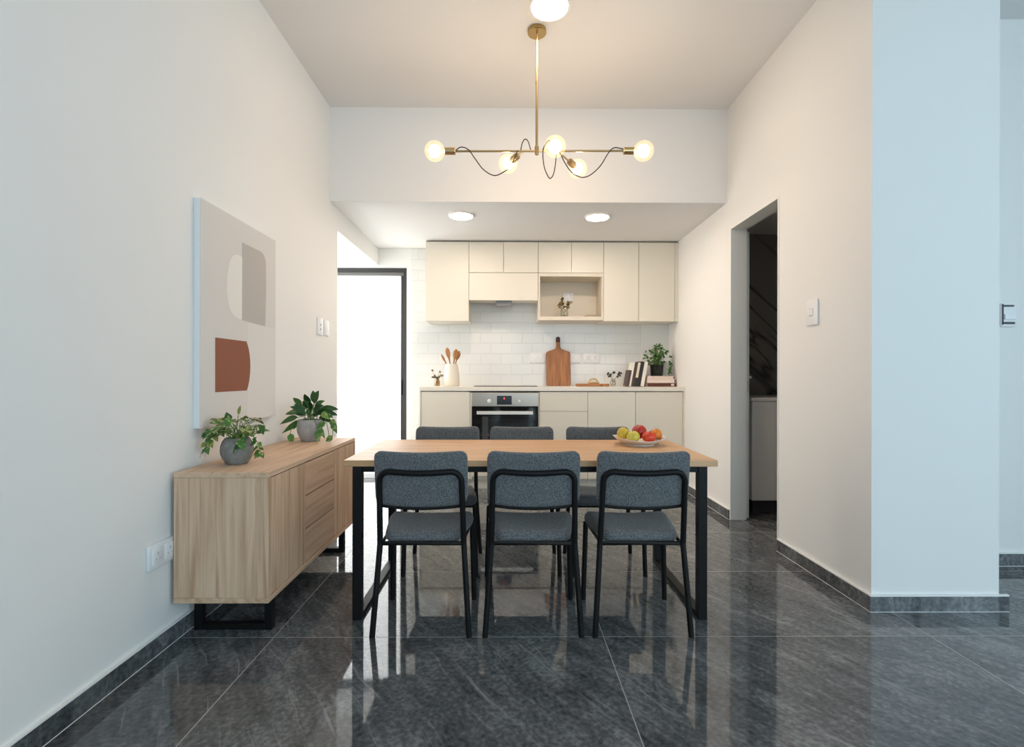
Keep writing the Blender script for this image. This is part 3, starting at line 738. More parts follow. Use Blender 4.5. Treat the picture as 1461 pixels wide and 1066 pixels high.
# ------------------------------------------------------------------ chairs
def make_chair():
    t = thing('dining_chair', '-', 'chair', (0, 0, 0), 'grey upholstered dining chairs')
    r = .0122
    zs = .383
    # legs
    for s in (-1, 1):
        MB().tube(smooth_path([(s*.2035, -.18, 0), (s*.190, -.165, .20), (s*.178, -.150, zs)], 4), r, 12).build('leg', M['black'], t)
        MB().tube([(s*.200, .175, 0), (s*.190, .165, zs)], r, 12).build('leg', M['black'], t)
    # back loop
    rc = .045; w_ = .172; zt = .700
    def yl(z, x=0.): return -.150-(z-zs)*.15-.014*(1-(x/w_)**2)*max(0, (z-.5)/.2)   # slight curve
    pts = [(-.178+.006*k/4, yl(zs+(zt-rc-zs)*k/4, w_), zs+(zt-rc-zs)*k/4) for k in range(5)]
    pts += [(-w_+rc-rc*math.cos(a), 0, zt-rc+rc*math.sin(a)) for a in [PI/2*i/6 for i in range(1, 7)]]
    pts = [(x, yl(z, x), z) for x, y, z in pts]
    top = [(x, yl(zt, x), zt-.006*(1-(x/.127)**2)) for x in [-.127+.254*i/8 for i in range(1, 8)]]
    P = pts+top+[(-x, y, z) for x, y, z in pts[::-1]]
    MB().tube(P, r, 12).build('back_frame', M['black'], t)
    # backrest pad, gently curved, rounded corners
    m = MB(); bm = m.bm; H0, H1, HW, RC = .556, .787, .196, .035
    nx, nz = 22, 12; th = .030
    def outline(v):   # half width at height v
        z = H0+(H1-H0)*v; d0 = min(z-H0, H1-z)
        if d0 < RC: return HW-RC+math.sqrt(max(0, RC*RC-(RC-d0)**2))
        return HW
    grid = {}
    for side in (0, 1):
        for j in range(nz+1):
            v = j/nz; v = .5-.5*math.cos(PI*v)
            hw = outline(v); z0 = H0+(H1-H0)*v
            for i in range(nx+1):
                u = -1+2*i/nx; u = math.sin(u*PI/2); x = hw*u
                z = z0-(.008 if v > .5 else .012)*(1-(x/HW)**2)
                e = min((HW-abs(x))/.012, (z0-H0)/.012, (H1-z0)/.012, 1) ; e = math.sqrt(max(0, 1-(1-max(0, e))**2)) if e < 1 else 1
                yc = -.150-(z-zs)*.15+.012+th/2-.018*(1-(x/HW)**2)
                grid[side, i, j] = bm.verts.new((x, yc+(1 if side else -1)*th/2*(.35+.65*e), z))
    for side in (0, 1):
        for j in range(nz):
            for i in range(nx): bm.faces.new((grid[side, i, j], grid[side, i+1, j], grid[side, i+1, j+1], grid[side, i, j+1]))
    ring = [(i, 0) for i in range(nx)]+[(nx, j) for j in range(nz)]+[(i, nz) for i in range(nx, 0, -1)]+[(0, j) for j in range(nz, 0, -1)]
    for k in range(len(ring)):
        a, b = ring[k], ring[(k+1) % len(ring)]
        bm.faces.new((grid[(0, *a)], grid[(0, *b)], grid[(1, *b)], grid[(1, *a)]))
    bmesh.ops.remove_doubles(bm, verts=bm.verts[:], dist=.0004)
    bk = m.build('backrest', M['fabric'], t, angle=80)
    # dark lower rim rail that carries the pad
    MB().tube([(x, -.150-(.550-zs)*.15+.012+.012-.018*(1-(x/HW)**2), .550-.012*(1-(x/HW)**2)) for x in [-.178+.356*i/10 for i in range(11)]], .0075, 8).build('back_rail', M['black'], t)
    # seat: trapezoid cushion with soft edge and a waterfall front
    m = MB(); bm = m.bm; n = 16; NS = 9
    def seat_half(v): return .163+(.200-.163)*min(1, v*1.25)
    y0, y1 = -.140, .182
    tops, bots = {}, {}
    for j in range(n+1):
        v = .5-.5*math.cos(PI*j/n); y = y0+(y1-y0)*v
        d0 = min(y-y0, y1-y); rc = .04
        hw = seat_half(v)-(rc-math.sqrt(max(0, rc*rc-(rc-d0)**2)) if d0 < rc else 0)
        for i in range(n+1):
            u = math.sin((-1+2*i/n)*PI/2); x = hw*u
            e = min(1, min((hw-abs(x)), d0)/.026); e = math.sqrt(max(0, 1-(1-e)**2))
            dip = .010*(1-(x/hw)**2 if hw else 0)
            zt_ = .404+.034*e-dip+.006*math.sin(PI*v*.9)
            zb_ = .404-.023*e
            tops[i, j] = bm.verts.new((x, y, zt_)); bots[i, j] = bm.verts.new((x, y, zb_))
    for j in range(n):
        for i in range(n):
            bm.faces.new((tops[i, j], tops[i+1, j], tops[i+1, j+1], tops[i, j+1])); bm.faces.new((bots[i, j], bots[i, j+1], bots[i+1, j+1], bots[i+1, j]))
    ring = [(i, 0) for i in range(n)]+[(n, j) for j in range(n)]+[(i, n) for i in range(n, 0, -1)]+[(0, j) for j in range(n, 0, -1)]
    for k in range(len(ring)):
        a, b = ring[k], ring[(k+1) % len(ring)]
        bm.faces.new((tops[a], bots[a], bots[b], tops[b]))
    bmesh.ops.remove_doubles(bm, verts=bm.verts[:], dist=.0004)
    m.build('seat', M['fabric'], t, angle=80)
    MB().tube([(-.172, -.145, zs), (.172, -.145, zs), (.188, .165, zs), (-.188, .165, zs)], .0095, 10, True).build('seat_frame', M['black'], t)
    return t
chair = make_chair()
spots = [(-.365, 2.28, 0, 'grey chair on the near side of the table, closest to the sideboard'),
         (.109, 2.28, 0, 'grey chair in the middle of the near side of the table'),
         (.5725, 2.28, 0, 'grey chair on the near side of the table, in front of the fruit bowl'),
         (-.372, 2.91, 180, 'grey chair on the kitchen side of the table, nearest the black framed door'),
         (.086, 2.91, 180, 'grey chair on the kitchen side of the table, in front of the oven'),
         (.556, 2.91, 180, 'grey chair on the kitchen side of the table, behind the fruit bowl')]
for i, (x, y, a, lb) in enumerate(spots):
    o = chair if i == 0 else copy_tree(chair)
    o.location = (x, y, 0); o.rotation_euler = (0, 0, R(a)); o['label'] = lb

# ------------------------------------------------------------------ fruit bowl
bx, by, bz = .727, 2.765, tz+.0004
m = MB()
prof = [(0, .004), (.072, .004), (.074, 0), (.082, 0), (.083, .006), (.105, .014), (.125, .026), (.137, .037), (.138, .0385), (.135, .0385), (.12, .028), (.10, .0185), (.075, .012), (0, .010)]
m.lathe(prof, (0, 0, 0), 48)
for v_ in m.bm.verts:
    rr = math.hypot(v_.co.x, v_.co.y)
    if rr > .1:
        k = (rr-.1)/.038; a = math.atan2(v_.co.y, v_.co.x)
        v_.co.z += k*(.006*math.cos(2*a)+.004*max(0, -math.cos(a))); s_ = 1+.03*k*math.cos(2*a); v_.co.x *= s_
m.bm.transform(Matrix.Translation((bx, by, bz)))
tag(m.build('fruit_bowl', M['bowl'], subsurf=0, angle=50), 'wide shallow white bowl of fruit standing on the oak table', 'bowl')
def fruit(name, label, cat, x, y, z, r, mat, sq=(1, 1, 1), tilt=(0, 0), stem=True):
    t = thing(name, label, cat, (x, y, z), 'fruit in the white bowl')
    m = MB(); n = 14
    prof = []
    for i in range(n+1):
        a = PI*i/n; rr = r*math.sin(a)*(1+.05*math.sin(a)); zz = -r*math.cos(a)
        if i >= n-1: zz -= r*.13*(1 if i == n else .25)
        prof.append((0 if i in (0, n) else rr, zz))
    m.lathe(prof, n=28)
    for v_ in m.bm.verts: v_.co = Vector((v_.co.x*sq[0], v_.co.y*sq[1], v_.co.z*sq[2]))
    rot = Euler((R(tilt[0]), R(tilt[1]), 0)).to_matrix().to_4x4()
    m.bm.transform(Matrix.Translation((x, y, z)) @ rot); m.build('flesh', M[mat], t, angle=60)
    if stem:
        m = MB().tube([(0, 0, r*sq[2]*.84), (.002, 0, r*sq[2]*1.0), (.005, .001, r*sq[2]*1.12)], .0014, 6)
        m.bm.transform(Matrix.Translation((x, y, z)) @ rot); m.build('stem', M['fstem'], t)
z0 = bz
fruit('lemon', 'green-yellow fruit at the left rim of the white bowl', 'fruit', .645, 2.790, z0+.058, .032, 'lemon', (1, 1, 1.12), (10, 28))
fruit('lime', 'green-yellow fruit in front, left of the red apples in the bowl', 'fruit', .688, 2.735, z0+.046, .033, 'lime', (1.05, 1, .98), (8, -12))
fruit('red_apple', 'large red apple, topmost of the fruit in the white bowl', 'apple', .738, 2.803, z0+.066, .0405, 'apple', (1, 1, .95), (14, -22))
fruit('red_apple', 'small bright red apple lying low at the front of the bowl', 'apple', .773, 2.727, z0+.0455, .0335, 'tomato', (1.1, 1, .92), (5, 4))
fruit('orange', 'orange at the right rim of the white bowl', 'orange', .826, 2.777, z0+.056, .032, 'orange', (1, 1, .96), (8, 12), False)

# ------------------------------------------------------------------ plants
rnd = random.Random(3)
def rv(s): return Vector((rnd.uniform(-s, s), rnd.uniform(-s, s), rnd.uniform(-s, s)))
def pot_profile(r, h, r0, rt):
    """outer sphere-ish wall up to the rim, then the inner wall"""
    out = [(0, 0), (r0, 0), (r0+.004, .003)]
    for t_ in (.12, .25, .4, .55, .7, .85, 1.):
        a = -.95+(.95+math.acos(min(1, rt/r)))*t_
        out.append((r*math.cos(a), 0)); 
    n = len(out)-3
    zs = [h*(x) for x in (.1, .22, .38, .54, .7, .86, 1.)]
    out = out[:3]+[(out[3+i][0], zs[i]) for i in range(n)]
    out += [(rt-.008, h), (rt-.010, h-.014), (0, h-.016)]
    return out
def potted(name, label, x, y, z, r, h, potmat, r0, rt):
    t = thing(name, label, 'potted plant', (x, y, z))
    MB().lathe(pot_profile(r, h, r0, rt), (x, y, z), 40).build('pot', potmat, t, angle=60)
    MB().lathe([(0, h-.009), (rt*.5, h-.007), (rt-.0105, h-.011), (rt-.0105, h-.0135), (0, h-.0135)], (x, y, z), 24).build('soil', M['soil'], t)
    return t
TZ = sz1+.0004
# 1: variegated pothos in the round pot near the front end
px_, py_ = -1.222, 2.262
p1 = potted('potted_pothos', 'variegated trailing plant in the round concrete pot, near end of the sideboard', px_, py_, TZ, .0685, .116, M['concrete'], .043, .050)
lf, stm = MB(), MB()
rim = Vector((px_, py_, TZ+.112))
def stem_to(q, bend=.04, r=.0016, start=None, mb=None):
    a = start if start is not None else rim+Vector((rnd.uniform(-.03, .03), rnd.uniform(-.03, .03), -.01))
    q = Vector(q); mid = (a+q)/2+Vector((0, 0, bend))
    P = smooth_path([a, mid, q], 6); (mb or stm).tube(P, r, 5); return P
for i in range(46):
    a = rnd.uniform(0, 2*PI); rad = rnd.uniform(.02, .105); hh_ = rnd.uniform(.02, .105)*(1.15-rad*3.5)
    q = rim+Vector((rad*math.cos(a)*1.15, rad*math.sin(a)*.95, max(.012, hh_)))
    if q.x < XL+.035: q.x = XL+.035
    stem_to(q, .02)
    dv = Vector((math.cos(a), math.sin(a), rnd.uniform(-.1, .5)))
    lf.leaf(q, dv+rv(.35), Vector((0, -.35, 1))+rv(.5), rnd.uniform(.042, .062), rnd.uniform(.028, .042), rnd.uniform(.1, .5), .62)
lf.leaf(rim+Vector((.005, 0, .105)), (.25, -.1, .9), (-.3, -1, .2), .055, .02, .1, .8)
lf.leaf(rim+Vector((-.022, -.02, .085)), (-.2, -.2, .8), (0, -1, .3), .045, .034, .1, .6)
stem_to(rim+Vector((.005, 0, .105)), .01); stem_to(rim+Vector((-.022, -.02, .085)), .01)
def trail(path, mb_leaf, n, L, W, hang=.6):
    P = smooth_path(path, 8); stm.tube(P, .0015, 5)
    for k in range(n):
        q = P[int(len(P)*(.35+.64*k/max(1, n-1)))-1]
        s_ = 1 if k % 2 else -1
        mb_leaf.leaf(q, Vector((s_*.7+rnd.uniform(-.3, .3), -.4+rnd.uniform(-.4, .2), -.35+rnd.uniform(-.4, .3))), Vector((0, -.8, .7))+rv(.3), L*rnd.uniform(.8, 1.2), W*rnd.uniform(.8, 1.2), hang, .62)
trail([rim, rim+Vector((-.05, -.025, .035)), rim+Vector((-.10, -.04, .0)), rim+Vector((-.115, -.05, -.045))], lf, 9, .042, .03, .35)
trail([rim, rim+Vector((-.06, -.03, .055)), rim+Vector((-.108, -.04, .045)), rim+Vector((-.125, -.045, .02))], lf, 6, .045, .024, .35)
trail([rim, rim+Vector((.07, -.03, .03)), rim+Vector((.115, -.04, -.02)), rim+Vector((.128, -.045, -.065))], lf, 11, .03, .021, .3)
trail([rim, rim+Vector((.035, -.05, .012)), rim+Vector((.05, -.062, -.02))], lf, 3, .05, .038, .6)
trail([rim, rim+Vector((.06, 0, .055)), rim+Vector((.115, .0, .06))], lf, 6, .05, .024, .2)
lf.keep(XL+.037, TZ+.003).build('foliage', M['pothos'], p1, normals=False, angle=80); stm.keep(XL+.037, TZ+.003).build('stems', M['stem'], p1)
# 2: broad pointed leaves and a trailing vine, far end
px_, py_ = -1.205, 3.045
p2 = potted('potted_peace_lily', 'dark pointed-leaf plant with trailing vines in a grey pot, passage end of the sideboard', px_, py_, TZ, .0745, .130, M['concrete2'], .046, .066)
lf, stm, vine = MB(), MB(), MB()
rim = Vector((px_, py_, TZ+.126))
fan = [(-.075, .045, -1.6, .15, .135), (-.07, .02, -1.5, -.25, .13), (-.055, -.01, -1.4, -.55, .135), (-.05, .09, -.45, .9, .10), (-.015, .09, -.15, 1.1, .125),
       (.02, .10, -.1, .95, .12), (.045, .10, .35, 1.0, .135), (.07, .06, 1.4, .35, .145), (.06, .045, 1.3, .15, .155), (.055, .015, 1.3, -.2, .11),
       (-.03, .05, -.8, .55, .12), (.0, .05, .1, .6, .12), (.03, .05, .7, .6, .13), (-.02, .03, -.4, .2, .11), (.02, .03, .5, .2, .11), (-.045, .06, -1.1, .8, .11), (.03, .075, .9, .8, .12),
       (-.01, .07, .05, .8, .11), (.01, .06, -.25, .7, .11), (-.06, .0, -1.0, -.7, .09), (-.03, .04, -.6, .3, .13), (.04, .04, .8, .3, .13), (.0, .03, .0, .3, .1)]
for k, (dx, dz, vx, vz, L) in enumerate(fan):
    dy = rnd.uniform(-.04, .03); q = rim+Vector((dx*.8, dy, dz))
    stem_to(q, .015, .002)
    lf.leaf(q, (vx, rnd.uniform(-.7, .3), vz), Vector((-.25*vx, -1.1, .75))+rv(.2), L*.92, L*.34, .22, .72, .22, 8)
def vine_leaf(q, d_, L=.055, W=.036): vine.leaf(q, d_, (0, -1, .5), L, W, .35, .6)
for path in ([rim+Vector((.05, 0, -.01)), rim+Vector((.085, -.03, .04)), rim+Vector((.115, -.045, -.0)), rim+Vector((.135, -.05, -.09))],
             [rim+Vector((.05, 0, -.01)), rim+Vector((.10, -.03, .025)), rim+Vector((.15, -.04, -.01)), rim+Vector((.155, -.05, -.095))],
             [rim+Vector((-.05, -.02, -.01)), rim+Vector((-.07, -.05, .0)), rim+Vector((-.086, -.06, -.05)), rim+Vector((-.092, -.062, -.085))],
             [rim+Vector((.04, -.04, -.01)), rim+Vector((.058, -.065, .0)), rim+Vector((.072, -.075, -.05)), rim+Vector((.075, -.075, -.07))]):
    stm.tube(smooth_path(path, 8), .0018, 5)
for off, d_ in (((.085, -.04, .045), (.8, -.2, -.25)), ((.115, -.05, -.01), (-.8, -.3, -.35)), ((.14, -.05, -.0), (.8, -.2, -.35)), ((.155, -.05, -.09), (-.3, -.1, -.3)),
                ((.158, -.05, -.06), (.3, -.1, .6)), ((.075, -.078, -.055), (.25, -.2, -.9)), ((.078, -.07, -.05), (.6, -.2, -.4)), ((-.092, -.062, -.075), (.25, -.1, -.85)), ((.10, -.04, .03), (.6, .1, .1)), ((.15, -.045, -.015), (.7, -.2, -.8))):
    vine_leaf(rim+Vector(off), d_, .062, .04)
lf.keep(XL+.01, TZ+.003).build('foliage', M['broad'], p2, normals=False, angle=80); vine.keep(XL+.01, TZ+.003).build('trailing_leaves', M['trail'], p2, normals=False, angle=80); stm.keep(XL+.01, TZ+.003).build('stems', M['stem'], p2)

# ------------------------------------------------------------------ things on the worktop
WZ = ZW1+.0004
# sprig vases
def sprig_vase(label, x, y, z, glass, vprof, leafmat, tips, stemmat='brownstem', L=.03, W=.022):
    t = thing('bud_vase', label, 'vase', (x, y, z))
    MB().lathe(vprof, (x, y, z), 24).build('glass', M[glass], t, angle=60)
    s_, l_ = MB(), MB()
    for (dx, dy, dz, nl) in tips:
        P = smooth_path([(x, y, z+.01), (x+dx*.25, y+dy*.3, z+dz*.55), (x+dx, y+dy, z+dz)], 6); s_.tube(P, .0013, 5)
        for k in range(nl):
            q = P[-1-k] if nl > 1 else P[-1]
            l_.leaf(q, Vector((dx*6+rnd.uniform(-.8, .8), rnd.uniform(-.6, .3), rnd.uniform(-.3, .8))), (0, -1, .3), L*rnd.uniform(.7, 1.2), W, .1, .7)
    s_.build('stems', M[stemmat], t); l_.build('leaves', M[leafmat], t, normals=False, angle=80)
    return t
vp = [(0, 0), (.024, 0), (.029, .006), (.029, .05), (.020, .064), (.019, .074), (.0175, .074), (.0185, .064), (.0265, .05), (.0265, .01), (0, .008)]
sprig_vase('small amber vase of dried sprigs at the door end of the worktop', -.715, 5.05, WZ, 'amber', vp, 'dried', [(-.02, 0, .10, 4), (.015, 0, .095, 4), (.0, -.02, .085, 4), (.045, 0, .11, 3), (.02, 0, .15, 2), (-.06, 0, .16, 2), (-.035, 0, .09, 3)], L=.026, W=.02)
sprig_vase('small clear vase with dark leafy sprig beside the round-ended serving board', 1.075, 5.10, WZ, 'vase', vp, 'darkleaf', [(-.045, 0, .125, 3), (.0, 0, .145, 3), (.05, 0, .12, 3), (.075, 0, .13, 3), (-.02, 0, .11, 2)], L=.034, W=.026)
vq = [(0, 0), (.036, 0), (.04, .005), (.04, .105), (.037, .108), (.037, .01), (0, .008)]
sprig_vase('clear jar with brown twisted sprig standing in the open niche', .575, 5.10, 1.6926, 'vase', vq, 'dried', [(-.03, 0, .15, 4), (-.02, 0, .19, 4), (.035, 0, .13, 4), (.05, 0, .155, 3), (-.045, 0, .13, 3), (.01, 0, .115, 3)], L=.036, W=.03)
tag(MB().rbox(.78, .925, 5.03, 5.17, 1.6926, 1.712, .004).build('flat_tray', M['traywood']), 'flat olive brown tray lying in the open niche', 'tray')
# utensil crock
cx_, cy_ = -.572, 5.07
cw = MB().lathe([(0, 0), (.074, 0), (.080, .006), (.081, .07), (.075, .15), (.064, .205), (.060, .222), (.0605, .226), (.057, .226), (.056, .22), (.068, .15), (.074, .07), (.072, .012), (0, .012)], (cx_, cy_, WZ), 40)
tag(cw.build('utensil_crock', M['crock'], angle=60), 'tall cream ceramic crock holding wooden utensils on the worktop', 'crock')
def utensil(label, base, top, head_w, head_l, flat=False):
    base, top = Vector(base), Vector(top); ax = (top-base).normalized(); L = (top-base).length
    m = MB(); st = Vector((0, 1, 0)); sd = ax.cross(st).normalized(); st = sd.cross(ax)
    n = 14; rings = []
    for i in range(n+1):
        s_ = L*i/n; k = max(0, (s_-(L-head_l))/head_l)
        if s_ < L-head_l: w_, d_ = .0065, .005
        else:
            w_ = .0065+(head_w-.0065)*math.sin(min(1, k*1.6)*PI/2); d_ = .0045
            if k > .6: w_ *= math.sqrt(max(.02, 1-((k-.6)/.4)**2*.96))
        c = base+ax*s_
        if k > 0 and not flat: c = c+st*(.012*math.sin(k*PI))
        rings.append([m.bm.verts.new(c+sd*w_*math.cos(a)+st*d_*math.sin(a)) for a in [2*PI*q/10 for q in range(10)]])
    for A, B in zip(rings, rings[1:]):
        for q in range(10): m.bm.faces.new((A[q], A[(q+1) % 10], B[(q+1) % 10], B[q]))
    m.bm.faces.new(rings[0][::-1]); m.bm.faces.new(rings[-1])
    tag(m.build('wooden_spoon' if not flat else 'wooden_spatula', M['spoon'], angle=60), label, 'kitchen utensil', 'wooden utensils in the cream crock')
zb_ = WZ+.016
utensil('short narrow wooden utensil leaning furthest towards the door in the crock', (-.510, 5.042, zb_), (-.676, 5.042, 1.315), .012, .09, True)
utensil('broad flat wooden spatula, second from the door side in the crock', (-.545, 5.076, zb_), (-.622, 5.076, 1.382), .024, .12, True)
utensil('big round wooden spoon with its bowl facing out in the crock', (-.590, 5.059, zb_), (-.524, 5.059, 1.368), .027, .11)
utensil('wooden spoon seen edge-on behind the round spoon in the crock', (-.600, 5.096, zb_), (-.496, 5.096, 1.352), .022, .10)
# cutting board leaning on the tiles
bd = thing('cutting_board', 'tall handled wooden cutting board propped upright against the tiles', 'cutting board', (.530, 5.214, WZ))
bw = .128; Hs, Hm, Ht = .365, .40, .528; ro = .02
pts = [(-bw+ro-ro*math.sin(a), ro-ro*math.cos(a)) for a in [PI/2*i/5 for i in range(6)]]
pts += [(-bw, Hs-.02), (-bw+.006, Hs-.004), (-bw+.02, Hs+.004), (-.045, Hm-.008), (-.028, Hm+.004), (-.022, Hm+.03), (-.0215, Hm+.07)]
left = pts; right = [(-x, z) for x, z in left[::-1]]
def board_mesh(poly): return MB().prism([(x+.530, 5.214, z+WZ) for x, z in poly], (0, .019, 0))
b_ = board_mesh(left+right); ob = b_.build('blade', M['acacia'], bd, bevel=.003)
tip = [(-.0215, Hm+.071), (-.0225, Ht-.018), (-.016, Ht-.004), (0, Ht), (.016, Ht-.004), (.0225, Ht-.018), (.0215, Hm+.071)]
board_mesh(tip).build('handle_tip', M['acacia_tip'], bd, bevel=.003)
bd.rotation_euler = (-math.asin((5.3105-5.214-.019)/Ht), 0, 0)
# serving board with bead coil
m = MB(); pts = []
for i in range(25):
    a = PI/2+PI*i/24; pts.append((.765+.075*math.cos(a), 5.08+.075*math.sin(a)))
pts += [(.93, 5.005), (.965, 5.05), (1.015, 5.058), (1.030, 5.065), (1.035, 5.08), (1.030, 5.095), (1.015, 5.102), (.965, 5.11), (.93, 5.155)]
m.prism([(x, y, WZ) for x, y in pts], (0, 0, .026))
tag(m.build('serving_board', M['acacia_x'], bevel=.006), 'round-ended wooden serving board lying flat on the worktop', 'serving board')
m = MB()
for i in range(15):
    a = 2*PI*i/15; m.ball((.872+.048*math.cos(a), 5.08+.03*math.sin(a), WZ+.0265+.0115+.020*(math.sin(a)+1)/2*0+.0), .0115, 10)
for i in range(9):
    a = PI*i/8; m.ball((.872+.04*math.cos(a), 5.085, WZ+.0265+.0235+.026*math.sin(a)), .0105, 10)
tag(m.build('bead_garland', M['bead']), 'little coil of pale wooden beads resting on the serving board', 'bead garland')
# books
def book_upright(label, x_right, t_, h_, dp, cov, spine=None, lean=10.5):
    o = thing('standing_book', label, 'book', (x_right, 5.03, WZ), 'books leaning in the kitchen corner')
    c_ = MB(); e = .0022
    X0_, X1_, Y0_, Y1_ = x_right-t_, x_right, 5.03, 5.03+dp
    c_.box(X0_, X0_+e, Y0_, Y1_, WZ, WZ+h_).box(X1_-e, X1_, Y0_, Y1_, WZ, WZ+h_).box(X0_+e, X1_-e, Y0_, Y0_+e, WZ, WZ+h_)
    c_.build('cover', M[cov], o)
    MB().box(X0_+e, X1_-e, Y0_+e+.0005, Y1_-.004, WZ+.003, WZ+h_-.003).build('pages', M['paper'], o)
    if spine:
        MB().box(X0_+.003, X1_-.003, Y0_-.0006, Y0_-.0001, WZ+h_*spine[1], WZ+h_*spine[2]).build('spine_label', M[spine[0]], o)
    o.rotation_euler = (0, R(lean), 0)
x = 1.372; lean = 10.0
for t_, h_, dp, cov, sp, lb in ((.034, .250, .19, 'bk_white', None, 'white book leaning against the flat pile of books'),
                                (.034, .252, .19, 'bk_black', None, 'black book leaning between white and cream-spined books'),
                                (.031, .246, .18, 'bk_dark', ('bk_cream', .36, .985), 'dark book with a cream upper spine in the leaning row'),
                                (.026, .240, .18, 'bk_brown', None, 'dark brown book, third from the short end of the leaning row'),
                                (.017, .247, .17, 'bk_white', None, 'thin white book behind the short maroon book in the leaning row'),
                                (.026, .165, .15, 'bk_maroon', None, 'short maroon book at the outer end of the leaning row')):
    book_upright(lb, x, t_, h_, dp, cov, sp, lean)
    x -= (t_+.0012)/math.cos(R(lean))
z = WZ
for x0_, x1_, dp, h_, cov, lb, sp in ((1.405, 1.697, .21, .036, 'bk_rust', 'rust brown book at the bottom of the flat pile', True),
                                  (1.405, 1.690, .20, .037, 'bk_blush2', 'pale pink book in the middle of the flat pile', False),
                                  (1.408, 1.680, .19, .032, 'bk_blush', 'blush book on top of the flat pile, under the herb pot', False)):
    o = thing('flat_book', lb, 'book', ((x0_+x1_)/2, 5.02, z), 'books piled flat in the kitchen corner')
    Y0_ = 5.02; e = .0025
    MB().box(x0_, x1_, Y0_, Y0_+dp, z, z+e).box(x0_, x1_, Y0_, Y0_+dp, z+h_-e, z+h_).box(x0_, x1_, Y0_, Y0_+e, z+e, z+h_-e).build('cover', M[cov], o, bevel=.0006)
    MB().box(x0_+.003, x1_-.003, Y0_+e+.0005, Y0_+dp-.003, z+e, z+h_-e).build('pages', M['paper'], o)
    if sp: MB().box(x1_-.052, x1_-.022, Y0_-.0006, Y0_-.0001, z+.008, z+h_-.008).build('spine_label', M['bk_blush2'], o)
    else: MB().box(x1_-.012, x1_-.001, Y0_-.0006, Y0_-.0001, z+.004, z+h_-.004).build('spine_label', M['bk_brown'], o)
    z += h_+.0004
# herb
hx_, hy_, hz_ = 1.528, 5.115, z
hb = thing('potted_herb', 'bushy green herb in a dark pot standing on the flat pile of books', 'potted plant', (hx_, hy_, hz_))
MB().lathe([(0, 0), (.056, 0), (.060, .004), (.068, .112), (.070, .116), (.064, .117), (.062, .104), (0, .102)], (hx_, hy_, hz_), 32).build('pot', M['darkpot'], hb, angle=60)
lf, stm = MB(), MB(); rim = Vector((hx_, hy_, hz_+.11))
for i in range(64):
    a = rnd.uniform(0, 2*PI); rad = rnd.uniform(.01, .125)*rnd.uniform(.5, 1); hh_ = rnd.uniform(.02, .215)*(1.05-rad*4.2)
    q = rim+Vector((rad*math.cos(a)*1.12, rad*math.sin(a)*.9, max(.0, hh_)))
    q.x = min(q.x, XR-.04)
    stem_to(q, .03, .0012)
    for k in range(5):
        dv = Vector((math.cos(a), math.sin(a), .2))+rv(1.)
        lf.leaf(q+rv(.014), dv, Vector((0, -.6, 1))+rv(.5), rnd.uniform(.022, .036), rnd.uniform(.014, .022), .2, .7, n=4)
for (dx, dz) in ((-.125, .10), (-.105, .075), (-.135, .085), (.125, .085), (.12, .03), (.125, -.03), (.115, -.07), (-.0, .205), (.015, .19), (.075, .135), (-.085, .02), (.13, .0), (.11, -.045)):
    q = rim+Vector((dx, -.03, dz)); stem_to(q, .03, .0012)
    for k in range(5): lf.leaf(q+rv(.012), Vector((dx*4, -.3, .2))+rv(.9), Vector((0, -1, .5))+rv(.4), .03, .02, .2, .7, n=4)
lf.keep(xmax=XR-.008).build('foliage', M['herb'], hb, normals=False, angle=80); stm.build('stems', M['stem'], hb)

# ------------------------------------------------------------------ daylight, camera, output
wd = bpy.data.worlds.new('daylight'); bpy.context.scene.world = wd; wd.use_nodes = True
nt = wd.node_tree; bg = nt.nodes['Background']; bg.inputs['Strength'].default_value = 4.9
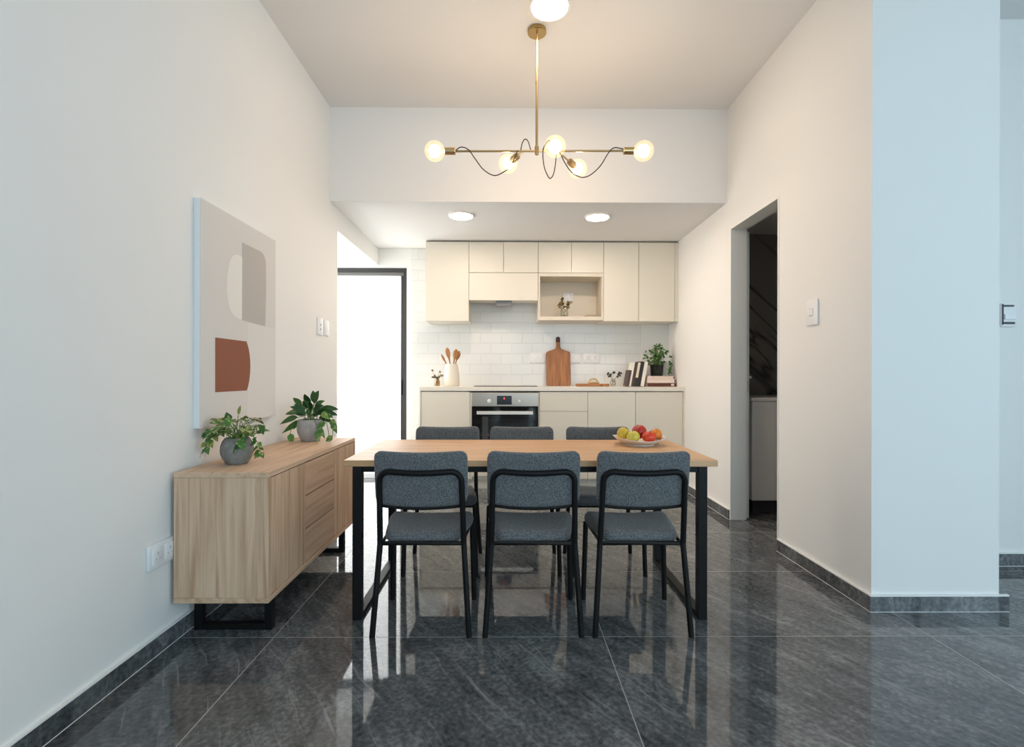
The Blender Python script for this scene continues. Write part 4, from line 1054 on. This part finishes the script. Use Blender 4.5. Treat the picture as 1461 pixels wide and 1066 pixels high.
# overcast sky: cool towards the window behind the camera, neutral and hazy towards the passage side
tc = nt.nodes.new('ShaderNodeTexCoord'); dt = nt.nodes.new('ShaderNodeVectorMath'); dt.operation = 'DOT_PRODUCT'; dt.inputs[1].default_value = (-.75, .66, 0)
lnk(nt, tc.outputs['Generated'], dt.inputs[0])
sr = nt.nodes.new('ShaderNodeValToRGB'); sr.color_ramp.elements[0].position = .05; sr.color_ramp.elements[0].color = (.64, .86, 1.0, 1)
sr.color_ramp.elements[1].position = .55; sr.color_ramp.elements[1].color = (1.5, 1.44, 1.34, 1)
lnk(nt, dt.outputs['Value'], sr.inputs['Fac']); lnk(nt, sr.outputs['Color'], bg.inputs['Color'])
def portal(loc, rot, sx, sy):
    l = bpy.data.lights.new('window_daylight', 'AREA'); l.shape = 'RECTANGLE'; l.size = sx; l.size_y = sy; l.cycles.is_portal = True
    o = bpy.data.objects.new('window_daylight', l); C.objects.link(o); o.location = loc; o.rotation_euler = rot
portal(((WA+WB)/2, YF-.13, 1.375), (R(90), 0, 0), WB-WA, 2.75)         # faces +y, into the room
portal((XE+.11, (EA+EB)/2, 1.375), (R(90), 0, R(90)), EB-EA, 2.75)         # faces -x, into the living area
portal((-3.11, 4.69, 1.16), (R(90), 0, R(-90)), 1.26, 2.31)         # faces +x, into the passage
portal((-1.6, YK+.13, 1.1), (R(90), 0, R(180)), 1.04, 2.2)         # faces -y, behind the frosted pane

cam = bpy.data.cameras.new('camera'); co = bpy.data.objects.new('camera', cam); C.objects.link(co)
cam.sensor_width = 36; cam.lens = 712/1461*36; cam.clip_start = .05
cam.shift_x = 0; cam.shift_y = 3.0/1461
co.location = (0, 0, 1.1)
co.rotation_euler = (Matrix.Rotation(-.008, 3, 'Z') @ Matrix.Rotation(R(90), 3, 'X') @ Matrix.Rotation(-.002*-1, 3, 'Z')).to_euler()
sc = bpy.context.scene
sc.camera = co
sc.view_settings.view_transform = 'Standard'; sc.view_settings.look = 'None'; sc.view_settings.gamma = 1; sc.view_settings.use_curve_mapping = False
sc.view_settings.exposure = 0
sc.cycles.max_bounces = 12; sc.cycles.diffuse_bounces = 6; sc.cycles.glossy_bounces = 6; sc.cycles.transmission_bounces = 6; sc.cycles.transparent_max_bounces = 12
sc.cycles.use_denoising = True
sc.cycles.sample_clamp_indirect = 6
sc.cycles.caustics_reflective = False; sc.cycles.caustics_refractive = False
